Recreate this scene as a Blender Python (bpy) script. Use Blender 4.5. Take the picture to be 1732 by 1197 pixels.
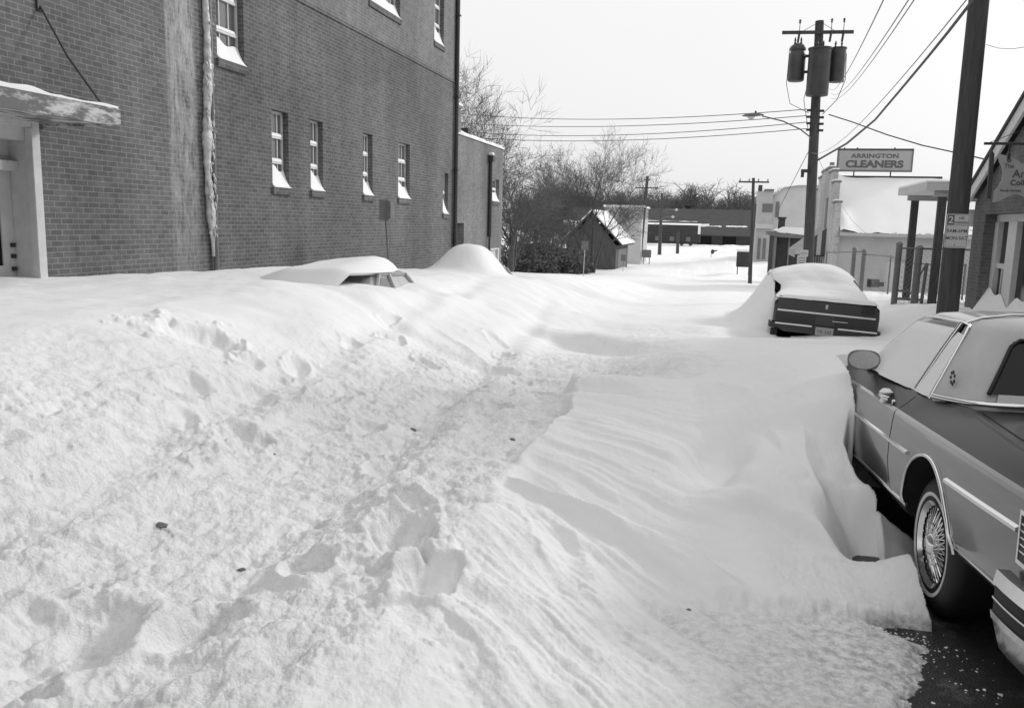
import bpy, bmesh, math, random
import numpy as np
from mathutils import Vector, Matrix
for o in list(bpy.data.objects): bpy.data.objects.remove(o, do_unlink=True)
SC = bpy.context.scene
COL = SC.collection
# ------------------------------------------------------------------ camera
EZ = 1.85; FPX = 1416.0; CX, CY = 866.0, 598.5
def _n(v): return v/np.linalg.norm(v)
_up = -_n(np.array([-226., -9000., -FPX]))
_fw = np.array([369., 213.5, -FPX]); _fw = _n(_fw-_up*(_fw@_up))
_rt = np.cross(_fw, _up)
RM = np.array([_rt, _fw, _up]); O = np.array([0, 0, EZ])
cam = bpy.data.objects.new('camera', bpy.data.cameras.new('camera')); COL.objects.link(cam)
cam.data.sensor_width = 36; cam.data.lens = 36*FPX/1732; cam.data.clip_end = 3000; cam.data.clip_start = .05
m4 = Matrix.Identity(4)
for i in range(3):
    for j in range(3): m4[i][j] = RM[i][j]
m4[2][3] = EZ
cam.matrix_world = m4
SC.camera = cam
# ------------------------------------------------------------------ sky, sun, exposure
SUN_AZ, SUN_EL = 44.0, 26.0           # azimuth clockwise from +Y (down the street)
w = bpy.data.worlds.new('World'); SC.world = w; w.use_nodes = True
nt = w.node_tree; nt.nodes.clear()
out = nt.nodes.new('ShaderNodeOutputWorld'); bg = nt.nodes.new('ShaderNodeBackground')
sky = nt.nodes.new('ShaderNodeTexSky'); sky.sky_type = 'NISHITA'; sky.sun_disc = False
sky.sun_elevation = math.radians(SUN_EL); sky.sun_rotation = math.radians(SUN_AZ)
sky.dust_density = 4; sky.air_density = 1.5
bw = nt.nodes.new('ShaderNodeRGBToBW')
tc = nt.nodes.new('ShaderNodeTexCoord'); sep = nt.nodes.new('ShaderNodeSeparateXYZ')
mr = nt.nodes.new('ShaderNodeMapRange'); mr.inputs[1].default_value = 0; mr.inputs[2].default_value = .6
mr.inputs[3].default_value = 7.6; mr.inputs[4].default_value = 8.9     # overcast cloud layer, brighter towards the zenith
no = nt.nodes.new('ShaderNodeTexNoise'); no.inputs['Scale'].default_value = 2.2; no.inputs['Detail'].default_value = 4
cl = nt.nodes.new('ShaderNodeMath'); cl.operation = 'MULTIPLY_ADD'; cl.inputs[1].default_value = .7
mx = nt.nodes.new('ShaderNodeMix'); mx.data_type = 'FLOAT'; mx.inputs[0].default_value = .85
L = nt.links.new
L(tc.outputs['Generated'], sep.inputs[0]); L(sep.outputs[2], mr.inputs[0]); L(tc.outputs['Generated'], no.inputs['Vector'])
L(no.outputs[0], cl.inputs[0]); L(mr.outputs[0], cl.inputs[2])
L(sky.outputs[0], bw.inputs[0]); L(bw.outputs[0], mx.inputs[2]); L(cl.outputs[0], mx.inputs[3])
L(mx.outputs[0], bg.inputs[0]); bg.inputs[1].default_value = 0.113
L(bg.outputs[0], out.inputs[0])
sl = bpy.data.lights.new('sun', 'SUN'); sl.energy = 1.55; sl.angle = math.radians(9); sl.color = (1, 1, 1)
sun = bpy.data.objects.new('sun', sl); COL.objects.link(sun)
a, e = math.radians(SUN_AZ), math.radians(SUN_EL)
sd = Vector((math.sin(a)*math.cos(e), math.cos(a)*math.cos(e), math.sin(e)))
sun.rotation_euler = sd.to_track_quat('Z', 'Y').to_euler()
SC.view_settings.view_transform = 'Standard'; SC.view_settings.look = 'None'
SC.view_settings.exposure = 0.06; SC.view_settings.gamma = 1; SC.view_settings.use_curve_mapping = False
SC.render.engine = 'CYCLES'

# ------------------------------------------------------------------ pixel -> point on a real plane
def ray(px, py): return RM@np.array([px-CX, -(py-CY), -FPX])
def AX(px, py, x): d = ray(px, py); return O+d*(x/d[0])
def AY(px, py, y): d = ray(px, py); return O+d*(y/d[1])
def AZ(px, py, z): d = ray(px, py); return O+d*((z-EZ)/d[2])

# ------------------------------------------------------------------ materials
def mat(name, v, rough=.7, metal=0, spec=.4, noise=0, nscale=8, bump=0, bscale=60, coat=0, dark=None, stretch=None, tight=(.3, .7)):
    m = bpy.data.materials.new(name); m.use_nodes = True; t = m.node_tree; b = t.nodes['Principled BSDF']
    b.inputs['Base Color'].default_value = (v, v, v, 1); b.inputs['Roughness'].default_value = rough
    b.inputs['Metallic'].default_value = metal; b.inputs['Specular IOR Level'].default_value = spec
    b.inputs['Coat Weight'].default_value = coat; b.inputs['Coat Roughness'].default_value = .04
    tcn = t.nodes.new('ShaderNodeTexCoord'); src = tcn.outputs['Object']
    if stretch:
        mp = t.nodes.new('ShaderNodeMapping'); mp.inputs['Scale'].default_value = stretch; t.links.new(src, mp.inputs[0]); src = mp.outputs[0]
    if noise:
        n = t.nodes.new('ShaderNodeTexNoise'); n.inputs['Scale'].default_value = nscale; n.inputs['Detail'].default_value = 6; n.inputs['Roughness'].default_value = .65
        t.links.new(src, n.inputs['Vector'])
        r = t.nodes.new('ShaderNodeMapRange'); r.inputs[1].default_value = tight[0]; r.inputs[2].default_value = tight[1]
        r.inputs[3].default_value = v*(1-noise) if dark is None else dark; r.inputs[4].default_value = min(.9, v*(1+noise))
        t.links.new(n.outputs[0], r.inputs[0]); t.links.new(r.outputs[0], b.inputs['Base Color'])
    if bump:
        n2 = t.nodes.new('ShaderNodeTexNoise'); n2.inputs['Scale'].default_value = bscale; n2.inputs['Detail'].default_value = 5
        t.links.new(src, n2.inputs['Vector'])
        bp = t.nodes.new('ShaderNodeBump'); bp.inputs['Strength'].default_value = bump; bp.inputs['Distance'].default_value = .02
        t.links.new(n2.outputs[0], bp.inputs['Height']); t.links.new(bp.outputs[0], b.inputs['Normal'])
    return m

def brick_mat(name, v1, v2, vm, offx=0.0, stains=True, band=None, bw_=.2, rh=.073, painted=False):
    m = bpy.data.materials.new(name); m.use_nodes = True; t = m.node_tree; b = t.nodes['Principled BSDF']; N = t.nodes.new; K = t.links.new
    b.inputs['Roughness'].default_value = .9; b.inputs['Specular IOR Level'].default_value = .15
    g = N('ShaderNodeNewGeometry'); s = N('ShaderNodeSeparateXYZ'); K(g.outputs['Position'], s.inputs[0])
    ad = N('ShaderNodeMath'); ad.operation = 'ADD'; K(s.outputs[0], ad.inputs[0]); K(s.outputs[1], ad.inputs[1])
    c = N('ShaderNodeCombineXYZ'); K(ad.outputs[0], c.inputs[0]); K(s.outputs[2], c.inputs[1])
    def brick(scale_w, freq):
        br = N('ShaderNodeTexBrick'); br.inputs['Scale'].default_value = 1; br.inputs['Brick Width'].default_value = scale_w
        br.inputs['Row Height'].default_value = rh; br.inputs['Mortar Size'].default_value = .0075; br.inputs['Mortar Smooth'].default_value = .25
        br.inputs['Bias'].default_value = 0; br.offset = .5
        br.inputs['Color1'].default_value = (v1, v1, v1, 1); br.inputs['Color2'].default_value = (v2, v2, v2, 1); br.inputs['Mortar'].default_value = (vm, vm, vm, 1)
        K(c.outputs[0], br.inputs['Vector']); return br
    br = brick(bw_, 0)
    col = br.outputs['Color']
    def mul(col, fac_out, lo, hi, a0=.3, a1=.7):
        r = N('ShaderNodeMapRange'); r.inputs[1].default_value = a0; r.inputs[2].default_value = a1; r.inputs[3].default_value = lo; r.inputs[4].default_value = hi
        K(fac_out, r.inputs[0]); mm = N('ShaderNodeMix'); mm.data_type = 'RGBA'; mm.blend_type = 'MULTIPLY'; mm.inputs[0].default_value = 1
        K(col, mm.inputs[6]); K(r.outputs[0], mm.inputs[7]); return mm.outputs[2]
    if stains:
        n = N('ShaderNodeTexNoise'); n.inputs['Scale'].default_value = .45; n.inputs['Detail'].default_value = 4; K(g.outputs['Position'], n.inputs['Vector']); col = mul(col, n.outputs[0], .80, 1.18)
        n = N('ShaderNodeTexNoise'); n.inputs['Scale'].default_value = 9; n.inputs['Detail'].default_value = 5; K(g.outputs['Position'], n.inputs['Vector']); col = mul(col, n.outputs[0], .85, 1.13)
        mp = N('ShaderNodeMapping'); mp.inputs['Scale'].default_value = (1.2, 1.2, .12); K(g.outputs['Position'], mp.inputs[0])
        n = N('ShaderNodeTexNoise'); n.inputs['Scale'].default_value = 1.0; n.inputs['Detail'].default_value = 5; K(mp.outputs[0], n.inputs['Vector']); col = mul(col, n.outputs[0], .82, 1.16)
    if band:      # lime / frost streak running down the bricks beside the downpipe
        y0, y1, zc = band
        r1 = N('ShaderNodeMapRange'); r1.interpolation_type = 'SMOOTHSTEP'; r1.inputs[1].default_value = y0-.03; r1.inputs[2].default_value = y0+.1; K(s.outputs[1], r1.inputs[0])
        r2 = N('ShaderNodeMapRange'); r2.interpolation_type = 'SMOOTHSTEP'; r2.inputs[1].default_value = y1; r2.inputs[2].default_value = y1-.15; K(s.outputs[1], r2.inputs[0])
        r3 = N('ShaderNodeMapRange'); r3.inputs[1].default_value = zc-2.6; r3.inputs[2].default_value = zc+2.5; r3.inputs[3].default_value = .35; r3.inputs[4].default_value = 1.1; K(s.outputs[2], r3.inputs[0])
        mp = N('ShaderNodeMapping'); mp.inputs['Scale'].default_value = (6, 6, 1.6); K(g.outputs['Position'], mp.inputs[0])
        n = N('ShaderNodeTexNoise'); n.inputs['Scale'].default_value = 1.6; n.inputs['Detail'].default_value = 8; n.inputs['Roughness'].default_value = .8; K(mp.outputs[0], n.inputs['Vector'])
        r4 = N('ShaderNodeMapRange'); r4.inputs[1].default_value = .38; r4.inputs[2].default_value = .66; K(n.outputs[0], r4.inputs[0])
        f = r1.outputs[0]
        for q in (r2.outputs[0], r3.outputs[0], r4.outputs[0]):
            mm = N('ShaderNodeMath'); mm.operation = 'MULTIPLY'; K(f, mm.inputs[0]); K(q, mm.inputs[1]); f = mm.outputs[0]
        mi = N('ShaderNodeMix'); mi.data_type = 'RGBA'; mi.inputs[7].default_value = (.5, .5, .5, 1); K(f, mi.inputs[0]); K(col, mi.inputs[6]); col = mi.outputs[2]
    K(col, b.inputs['Base Color'])
    bp = N('ShaderNodeBump'); bp.inputs['Strength'].default_value = .5; bp.inputs['Distance'].default_value = .008; bp.invert = True
    K(br.outputs['Fac'], bp.inputs['Height']); K(bp.outputs[0], b.inputs['Normal'])
    return m

def snow_mat(name, trampled=False):
    m = bpy.data.materials.new(name); m.use_nodes = True; t = m.node_tree; b = t.nodes['Principled BSDF']; N = t.nodes.new; K = t.links.new
    b.inputs['Roughness'].default_value = .75; b.inputs['Specular IOR Level'].default_value = .2
    g = N('ShaderNodeNewGeometry'); P = g.outputs['Position']
    b.inputs['Base Color'].default_value = (.82, .82, .82, 1)
    n1 = N('ShaderNodeTexNoise'); n1.inputs['Scale'].default_value = 20; n1.inputs['Detail'].default_value = 8; n1.inputs['Roughness'].default_value = .7; K(P, n1.inputs['Vector'])
    bp = N('ShaderNodeBump'); bp.inputs['Distance'].default_value = .02; bp.inputs['Strength'].default_value = .16
    K(n1.outputs[0], bp.inputs['Height']); K(bp.outputs[0], b.inputs['Normal'])
    if trampled:
        at = N('ShaderNodeAttribute'); at.attribute_name = 'tr'
        r = N('ShaderNodeMapRange'); r.inputs[3].default_value = .24; r.inputs[4].default_value = 1.0; K(at.outputs['Fac'], r.inputs[0]); K(r.outputs[0], bp.inputs['Strength'])
        n2 = N('ShaderNodeTexNoise'); n2.inputs['Scale'].default_value = 5.5; n2.inputs['Detail'].default_value = 10; n2.inputs['Roughness'].default_value = .78; K(P, n2.inputs['Vector'])
        r2 = N('ShaderNodeMapRange'); r2.inputs[1].default_value = .5; r2.inputs[2].default_value = .72; K(n2.outputs[0], r2.inputs[0])
        mu = N('ShaderNodeMath'); mu.operation = 'MULTIPLY'; K(r2.outputs[0], mu.inputs[0]); K(at.outputs['Fac'], mu.inputs[1])
        mi = N('ShaderNodeMix'); mi.data_type = 'RGBA'; mi.inputs[6].default_value = (.84, .84, .84, 1); mi.inputs[7].default_value = (.5, .5, .5, 1)
        K(mu.outputs[0], mi.inputs[0])
        # grit of grey slush where the cover is thin over the asphalt
        a2 = N('ShaderNodeAttribute'); a2.attribute_name = 'thin'
        n3 = N('ShaderNodeTexNoise'); n3.inputs['Scale'].default_value = 22; n3.inputs['Detail'].default_value = 6; n3.inputs['Roughness'].default_value = .75; K(P, n3.inputs['Vector'])
        r3 = N('ShaderNodeMapRange'); r3.inputs[1].default_value = .4; r3.inputs[2].default_value = .62; K(n3.outputs[0], r3.inputs[0])
        m3 = N('ShaderNodeMath'); m3.operation = 'MULTIPLY'; K(r3.outputs[0], m3.inputs[0]); K(a2.outputs['Fac'], m3.inputs[1])
        mj = N('ShaderNodeMix'); mj.data_type = 'RGBA'; mj.inputs[7].default_value = (.22, .22, .22, 1); K(m3.outputs[0], mj.inputs[0]); K(mi.outputs[2], mj.inputs[6])
        K(mj.outputs[2], b.inputs['Base Color'])
    return m

M = {}
M['snow'] = snow_mat('snow'); M['snow_ground'] = snow_mat('snow_ground', True)
M['asphalt'] = mat('asphalt', .028, .4, noise=.5, nscale=30, bump=.6, bscale=120)
_t = M['asphalt'].node_tree; _b = _t.nodes['Principled BSDF']; _src = _b.inputs['Base Color'].links[0].from_socket
_nz = _t.nodes.new('ShaderNodeTexNoise'); _nz.inputs['Scale'].default_value = 3.5; _nz.inputs['Detail'].default_value = 10; _nz.inputs['Roughness'].default_value = .75
_r = _t.nodes.new('ShaderNodeMapRange'); _r.inputs[1].default_value = .55; _r.inputs[2].default_value = .72; _r.inputs[4].default_value = .7
_m = _t.nodes.new('ShaderNodeMix'); _m.data_type = 'RGBA'; _m.inputs[7].default_value = (.3, .3, .3, 1)
_t.links.new(_t.nodes['Texture Coordinate'].outputs['Object'], _nz.inputs['Vector']); _t.links.new(_nz.outputs[0], _r.inputs[0]); _t.links.new(_r.outputs[0], _m.inputs[0]); _t.links.new(_src, _m.inputs[6]); _t.links.new(_m.outputs[2], _b.inputs['Base Color'])
M['brick'] = brick_mat('brick', .105, .14, .215, band=(11.55, 12.35, 3.5))
M['brick2'] = brick_mat('brick2', .16, .20, .25)
M['brick_shop'] = brick_mat('brick_shop', .115, .14, .17)
M['brick_white'] = brick_mat('brick_white', .40, .46, .34)
M['plaster'] = mat('plaster', .2, .9, noise=.12, nscale=3)
M['white_wood'] = mat('white_wood', .55, .6, noise=.1, nscale=6)
M['frame_white'] = mat('frame_white', .6, .5, noise=.08, nscale=9)
M['peeling'] = mat('peeling', .4, .8, noise=.25, nscale=5, dark=.13, stretch=(1, .5, 1.8), tight=(.44, .56))
M['dark_wood'] = mat('dark_wood', .06, .8, noise=.4, nscale=6, stretch=(3, 3, .6))
M['pole_wood'] = mat('pole_wood', .065, .85, noise=.4, nscale=7, bump=.5, bscale=30, stretch=(3, 3, .25))
M['metal_dark'] = mat('metal_dark', .05, .5, .3)
M['metal_grey'] = mat('metal_grey', .16, .5, .4, noise=.2)
M['transformer'] = mat('transformer', .06, .45, .2, noise=.25, nscale=3)
M['glass_dark'] = mat('glass_dark', .008, .08, 0, .3)
M['glass_far'] = mat('glass_far', .13, .12, 0, .6)
M['ice'] = mat('ice', .48, .25, 0, .5, noise=.35, nscale=9, bump=.6, bscale=20)
M['chrome'] = mat('chrome', .75, .14, 1)
M['rubber'] = mat('rubber', .012, .6, noise=.2)
M['whitewall'] = mat('whitewall', .6, .6, noise=.1)
M['paint_car'] = mat('paint_car', .055, .25, .25, .5, coat=1.0, noise=.22, nscale=2.2, stretch=(1, 1, 2.5))
M['vinyl'] = mat('vinyl', .5, .65, noise=.1, nscale=3, bump=.15, bscale=400)
M['paint_roof'] = mat('paint_roof', .4, .35, .2, .5, coat=.6)
M['paint_car_dark_reflection'] = mat('paint_car_dark_reflection', .018, .42, 0, .25, coat=.10)  # car paint with the dark reflection above the crease put into its colour
M['paint_black'] = mat('paint_black', .015, .25, 0, .5, coat=.7)
M['paint_pale'] = mat('paint_pale', .3, .35, 0, .5, coat=.5)
M['frosted'] = mat('frosted', .42, .5, noise=.15, nscale=5)
M['well'] = mat('well', .01, .9)
M['sign_white'] = mat('sign_white', .5, .5, noise=.08, nscale=5)
M['sign_grey'] = mat('sign_grey', .36, .5, noise=.06, nscale=3)
M['sign_ink'] = mat('sign_ink', .1, .5)
M['sign_ink_soft'] = mat('sign_ink_soft', .13, .6)
M['sign_board'] = mat('sign_board', .38, .7, noise=.12, nscale=4)
M['bark'] = mat('bark', .085, .9, noise=.3, nscale=5)
M['twig'] = mat('twig', .11, .9)
M['twig_far'] = mat('twig_far', .13, .9)
M['brush'] = mat('brush', .12, .9, noise=.4, nscale=2)
M['roof_dark'] = mat('roof_dark', .07, .9, noise=.15, nscale=.6)
M['wall_dark'] = mat('wall_dark', .045, .85, noise=.3, nscale=1.5)
M['shed_wall'] = mat('shed_wall', .085, .85, noise=.3, nscale=2, stretch=(3, 3, .5))
M['wall_mid'] = mat('wall_mid', .16, .85, noise=.2, nscale=1.2)
M['wall_pale'] = mat('wall_pale', .5, .85, noise=.08, nscale=.8)
M['wall_light'] = mat('wall_light', .4, .85, noise=.1, nscale=1.0)
M['stripe_dark'] = mat('stripe_dark', .09, .8); M['canvas'] = mat('canvas', .5, .8, noise=.1)
M['wire'] = mat('wire', .05, .6); M['wire_pale'] = mat('wire_pale', .3, .6)
M['mesh_wire'] = mat('mesh_wire', .2, .5, .4)

# ------------------------------------------------------------------ mesh helpers
WL = {}
class MB:
    def __init__(s): s.v = []; s.f = []; s.mi = []; s.k = 0
    def add(s, vs, fs, k=None):
        b = len(s.v); s.v.extend([tuple(map(float, q)) for q in vs]); s.f.extend([tuple(b+i for i in f) for f in fs]); s.mi.extend([s.k if k is None else k]*len(fs)); return s
    def box(s, x0, y0, z0, x1, y1, z1, k=None):
        x0, x1 = sorted((x0, x1)); y0, y1 = sorted((y0, y1)); z0, z1 = sorted((z0, z1))
        return s.add([(x0,y0,z0),(x1,y0,z0),(x1,y1,z0),(x0,y1,z0),(x0,y0,z1),(x1,y0,z1),(x1,y1,z1),(x0,y1,z1)],
                     [(0,3,2,1),(4,5,6,7),(0,1,5,4),(1,2,6,5),(2,3,7,6),(3,0,4,7)], k)
    def quad(s, a, b, c, d, k=None): return s.add([a,b,c,d], [(0,1,2,3)], k)
    def prism(s, poly, ext, k=None):
        "poly: list of 3-D points (planar), ext: extrusion vector"
        n = len(poly); e = np.array(ext, float); p2 = [tuple(np.array(p, float)+e) for p in poly]
        return s.add(list(poly)+p2, [tuple(range(n))[::-1], tuple(range(n, 2*n))]+[(i, (i+1) % n, n+(i+1) % n, n+i) for i in range(n)], k)
    def tube(s, pts, r, n=8, cap=True, k=None, up=None):
        pts = [np.array(p, float) for p in pts]; m = len(pts)
        rs = [r]*m if np.isscalar(r) else list(r)
        vs = []; u = None
        for i in range(m):
            d = pts[min(i+1, m-1)]-pts[max(i-1, 0)]; L_ = np.linalg.norm(d); d = d/L_ if L_ > 1e-9 else np.array([0,0,1.])
            if u is None:
                ref = np.array([0,0,1.]) if abs(d[2]) < .9 else np.array([1.,0,0]); u = np.cross(d, ref)
            else: u = u-d*(u@d)
            u = u/np.linalg.norm(u); w_ = np.cross(d, u)
            for j in range(n):
                t = 2*math.pi*j/n; vs.append(pts[i]+rs[i]*(math.cos(t)*u+math.sin(t)*w_))
        fs = [(i*n+j, i*n+(j+1) % n, (i+1)*n+(j+1) % n, (i+1)*n+j) for i in range(m-1) for j in range(n)]
        if cap: fs += [tuple(range(n))[::-1], tuple((m-1)*n+j for j in range(n))]
        return s.add(vs, fs, k)
    def lathe(s, prof, c, axis=2, n=24, k=None):
        "prof: (r, h) list; axis 0/1/2"
        vs = []
        for r, h in prof:
            for j in range(n):
                t = 2*math.pi*j/n; a, b = r*math.cos(t), r*math.sin(t)
                p = [0, 0, 0]; p[axis] = h; p[(axis+1) % 3] = a; p[(axis+2) % 3] = b
                vs.append((p[0]+c[0], p[1]+c[1], p[2]+c[2]))
        m = len(prof)
        fs = [(i*n+j, i*n+(j+1) % n, (i+1)*n+(j+1) % n, (i+1)*n+j) for i in range(m-1) for j in range(n)]
        fs += [tuple(range(n))[::-1], tuple((m-1)*n+j for j in range(n))]
        return s.add(vs, fs, k)
    def build(s, name, mats, parent=None, local=False, smooth=None, bevel=0):
        if not isinstance(mats, (list, tuple)): mats = [mats]
        me = bpy.data.meshes.new(name); V = np.array(s.v, float)
        if local: off = np.zeros(3)
        elif parent is not None: off = WL[parent.name]
        else: off = np.array([(V[:,0].min()+V[:,0].max())/2, (V[:,1].min()+V[:,1].max())/2, V[:,2].min()])
        me.from_pydata([tuple(q) for q in (V-off)], [], s.f); me.update()
        for m_ in mats: me.materials.append(M[m_] if isinstance(m_, str) else m_)
        if len(mats) > 1: me.polygons.foreach_set('material_index', s.mi)
        bm = bmesh.new(); bm.from_mesh(me); bmesh.ops.recalc_face_normals(bm, faces=bm.faces)
        if bevel: bmesh.ops.bevel(bm, geom=[e_ for e_ in bm.edges if len(e_.link_faces) == 2 and e_.calc_face_angle(0) > .6], offset=bevel, segments=2, affect='EDGES')
        if smooth is not None:
            for f_ in bm.faces: f_.smooth = True
            for e_ in bm.edges:
                if len(e_.link_faces) != 2 or e_.calc_face_angle(0) > math.radians(smooth): e_.smooth = False
        bm.to_mesh(me); bm.free()
        ob = bpy.data.objects.new(name, me); COL.objects.link(ob)
        if parent is not None: ob.parent = parent; WL[ob.name] = WL[parent.name] if not local else np.zeros(3)
        else: ob.location = off; WL[ob.name] = off
        return ob
    def build_parts(s, name, mats, parent=None, **kw):
        "one object per separate piece"
        par = list(range(len(s.v)))
        def fd(a):
            while par[a] != a: par[a] = par[par[a]]; a = par[a]
            return a
        for f in s.f:
            for q in f[1:]: par[fd(f[0])] = fd(q)
        comp = {}
        for f, m_ in zip(s.f, s.mi): comp.setdefault(fd(f[0]), []).append((f, m_))
        out = []
        for fl in comp.values():
            ids = sorted({q for f, _ in fl for q in f}); mp = {q: i for i, q in enumerate(ids)}
            b = MB(); b.v = [s.v[q] for q in ids]; b.f = [tuple(mp[q] for q in f) for f, _ in fl]; b.mi = [m_ for _, m_ in fl]
            out.append(b.build(name, mats, parent, **kw))
        return out
def tag(o, label=None, cat=None, group=None, kind=None):
    if label: o['label'] = label
    if cat: o['category'] = cat
    if group: o['group'] = group
    if kind: o['kind'] = kind
    return o
def thing(name, label, cat, loc, group=None, rot=None):
    o = bpy.data.objects.new(name, None); COL.objects.link(o); o.location = loc; WL[o.name] = np.array(loc, float)
    o.empty_display_size = .2
    if rot is not None: o.rotation_euler = rot
    return tag(o, label, cat, group)
def part_empty(name, parent):
    o = bpy.data.objects.new(name, None); COL.objects.link(o); o.parent = parent; WL[o.name] = WL[parent.name]; return o
def ss(a_, b_, x): t = np.clip((x-a_)/(b_-a_), 0, 1); return t*t*(3-2*t)
def text_part(body, size, loc, rot, material, parent, sx=1.0, bold=0.0, depth=.004, name='lettering', align='CENTER', space=1.0, local=False):
    cu = bpy.data.curves.new('t', 'FONT'); cu.body = body; cu.size = size; cu.align_x = align; cu.extrude = depth; cu.offset = bold*size; cu.space_character = space
    ob = bpy.data.objects.new('t', cu); COL.objects.link(ob); bpy.context.view_layer.update()
    me = bpy.data.meshes.new_from_object(ob.evaluated_get(bpy.context.evaluated_depsgraph_get()))
    bpy.data.objects.remove(ob, do_unlink=True)
    off = np.zeros(3) if local else (WL[parent.name] if parent else np.zeros(3))
    T = Matrix.Translation(Vector(np.array(loc)-off))@rot.to_4x4()@Matrix.Diagonal((sx, 1, 1, 1))
    me.transform(T); me.materials.clear(); me.materials.append(M[material])
    o = bpy.data.objects.new(name, me); COL.objects.link(o)
    if parent: o.parent = parent
    return o
ROT_FRONT = Matrix.Rotation(math.radians(90), 3, 'X')      # text standing up, facing -Y

# ------------------------------------------------------------------ noise
def _h(ix, iy, seed):
    n = (ix.astype(np.int64)*374761393+iy.astype(np.int64)*668265263+seed*974711) & 0x7fffffff
    n = ((n ^ (n >> 13))*1274126177) & 0x7fffffff
    return ((n ^ (n >> 16)) & 0xffff)/65535.0
def vnoise(x, y, seed=0):
    ix = np.floor(x); iy = np.floor(y); fx = x-ix; fy = y-iy; fx = fx*fx*fx*(fx*(fx*6-15)+10); fy = fy*fy*fy*(fy*(fy*6-15)+10)
    a_ = _h(ix, iy, seed); b_ = _h(ix+1, iy, seed); c_ = _h(ix, iy+1, seed); d_ = _h(ix+1, iy+1, seed)
    return (a_*(1-fx)+b_*fx)*(1-fy)+(c_*(1-fx)+d_*fx)*fy
def fbm(x, y, octv=4, seed=0, gain=.5):
    s = 0; a_ = 1; t = 0
    for i in range(octv):
        s = s+a_*vnoise(x, y, seed+i*17); t += a_; a_ *= gain; x, y = x*1.62*1.2-y*.9, x*.9+y*1.62*1.2
    return s/t*2-1
def cells(x, y, seed=0):
    ix = np.floor(x); iy = np.floor(y); best = np.full(x.shape, 9.)
    for dx in (-1, 0, 1):
        for dy in (-1, 0, 1):
            cx_ = ix+dx; cy_ = iy+dy
            px_ = cx_+_h(cx_, cy_, seed); py_ = cy_+_h(cx_, cy_, seed+5)
            best = np.minimum(best, (px_-x)**2+(py_-y)**2)
    return np.sqrt(best)
def gr(y): return -.04*(np.clip(y, -12, 74)-4.24)

# near car frame (rear wheel contact), used by the snow drifted round it
_ps = math.radians(4); CF = _n(np.array([-math.sin(_ps), math.cos(_ps), -.04])); CR = np.array([math.cos(_ps), math.sin(_ps), 0]); CP = np.array([1.016, 4.24, 0.])

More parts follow.
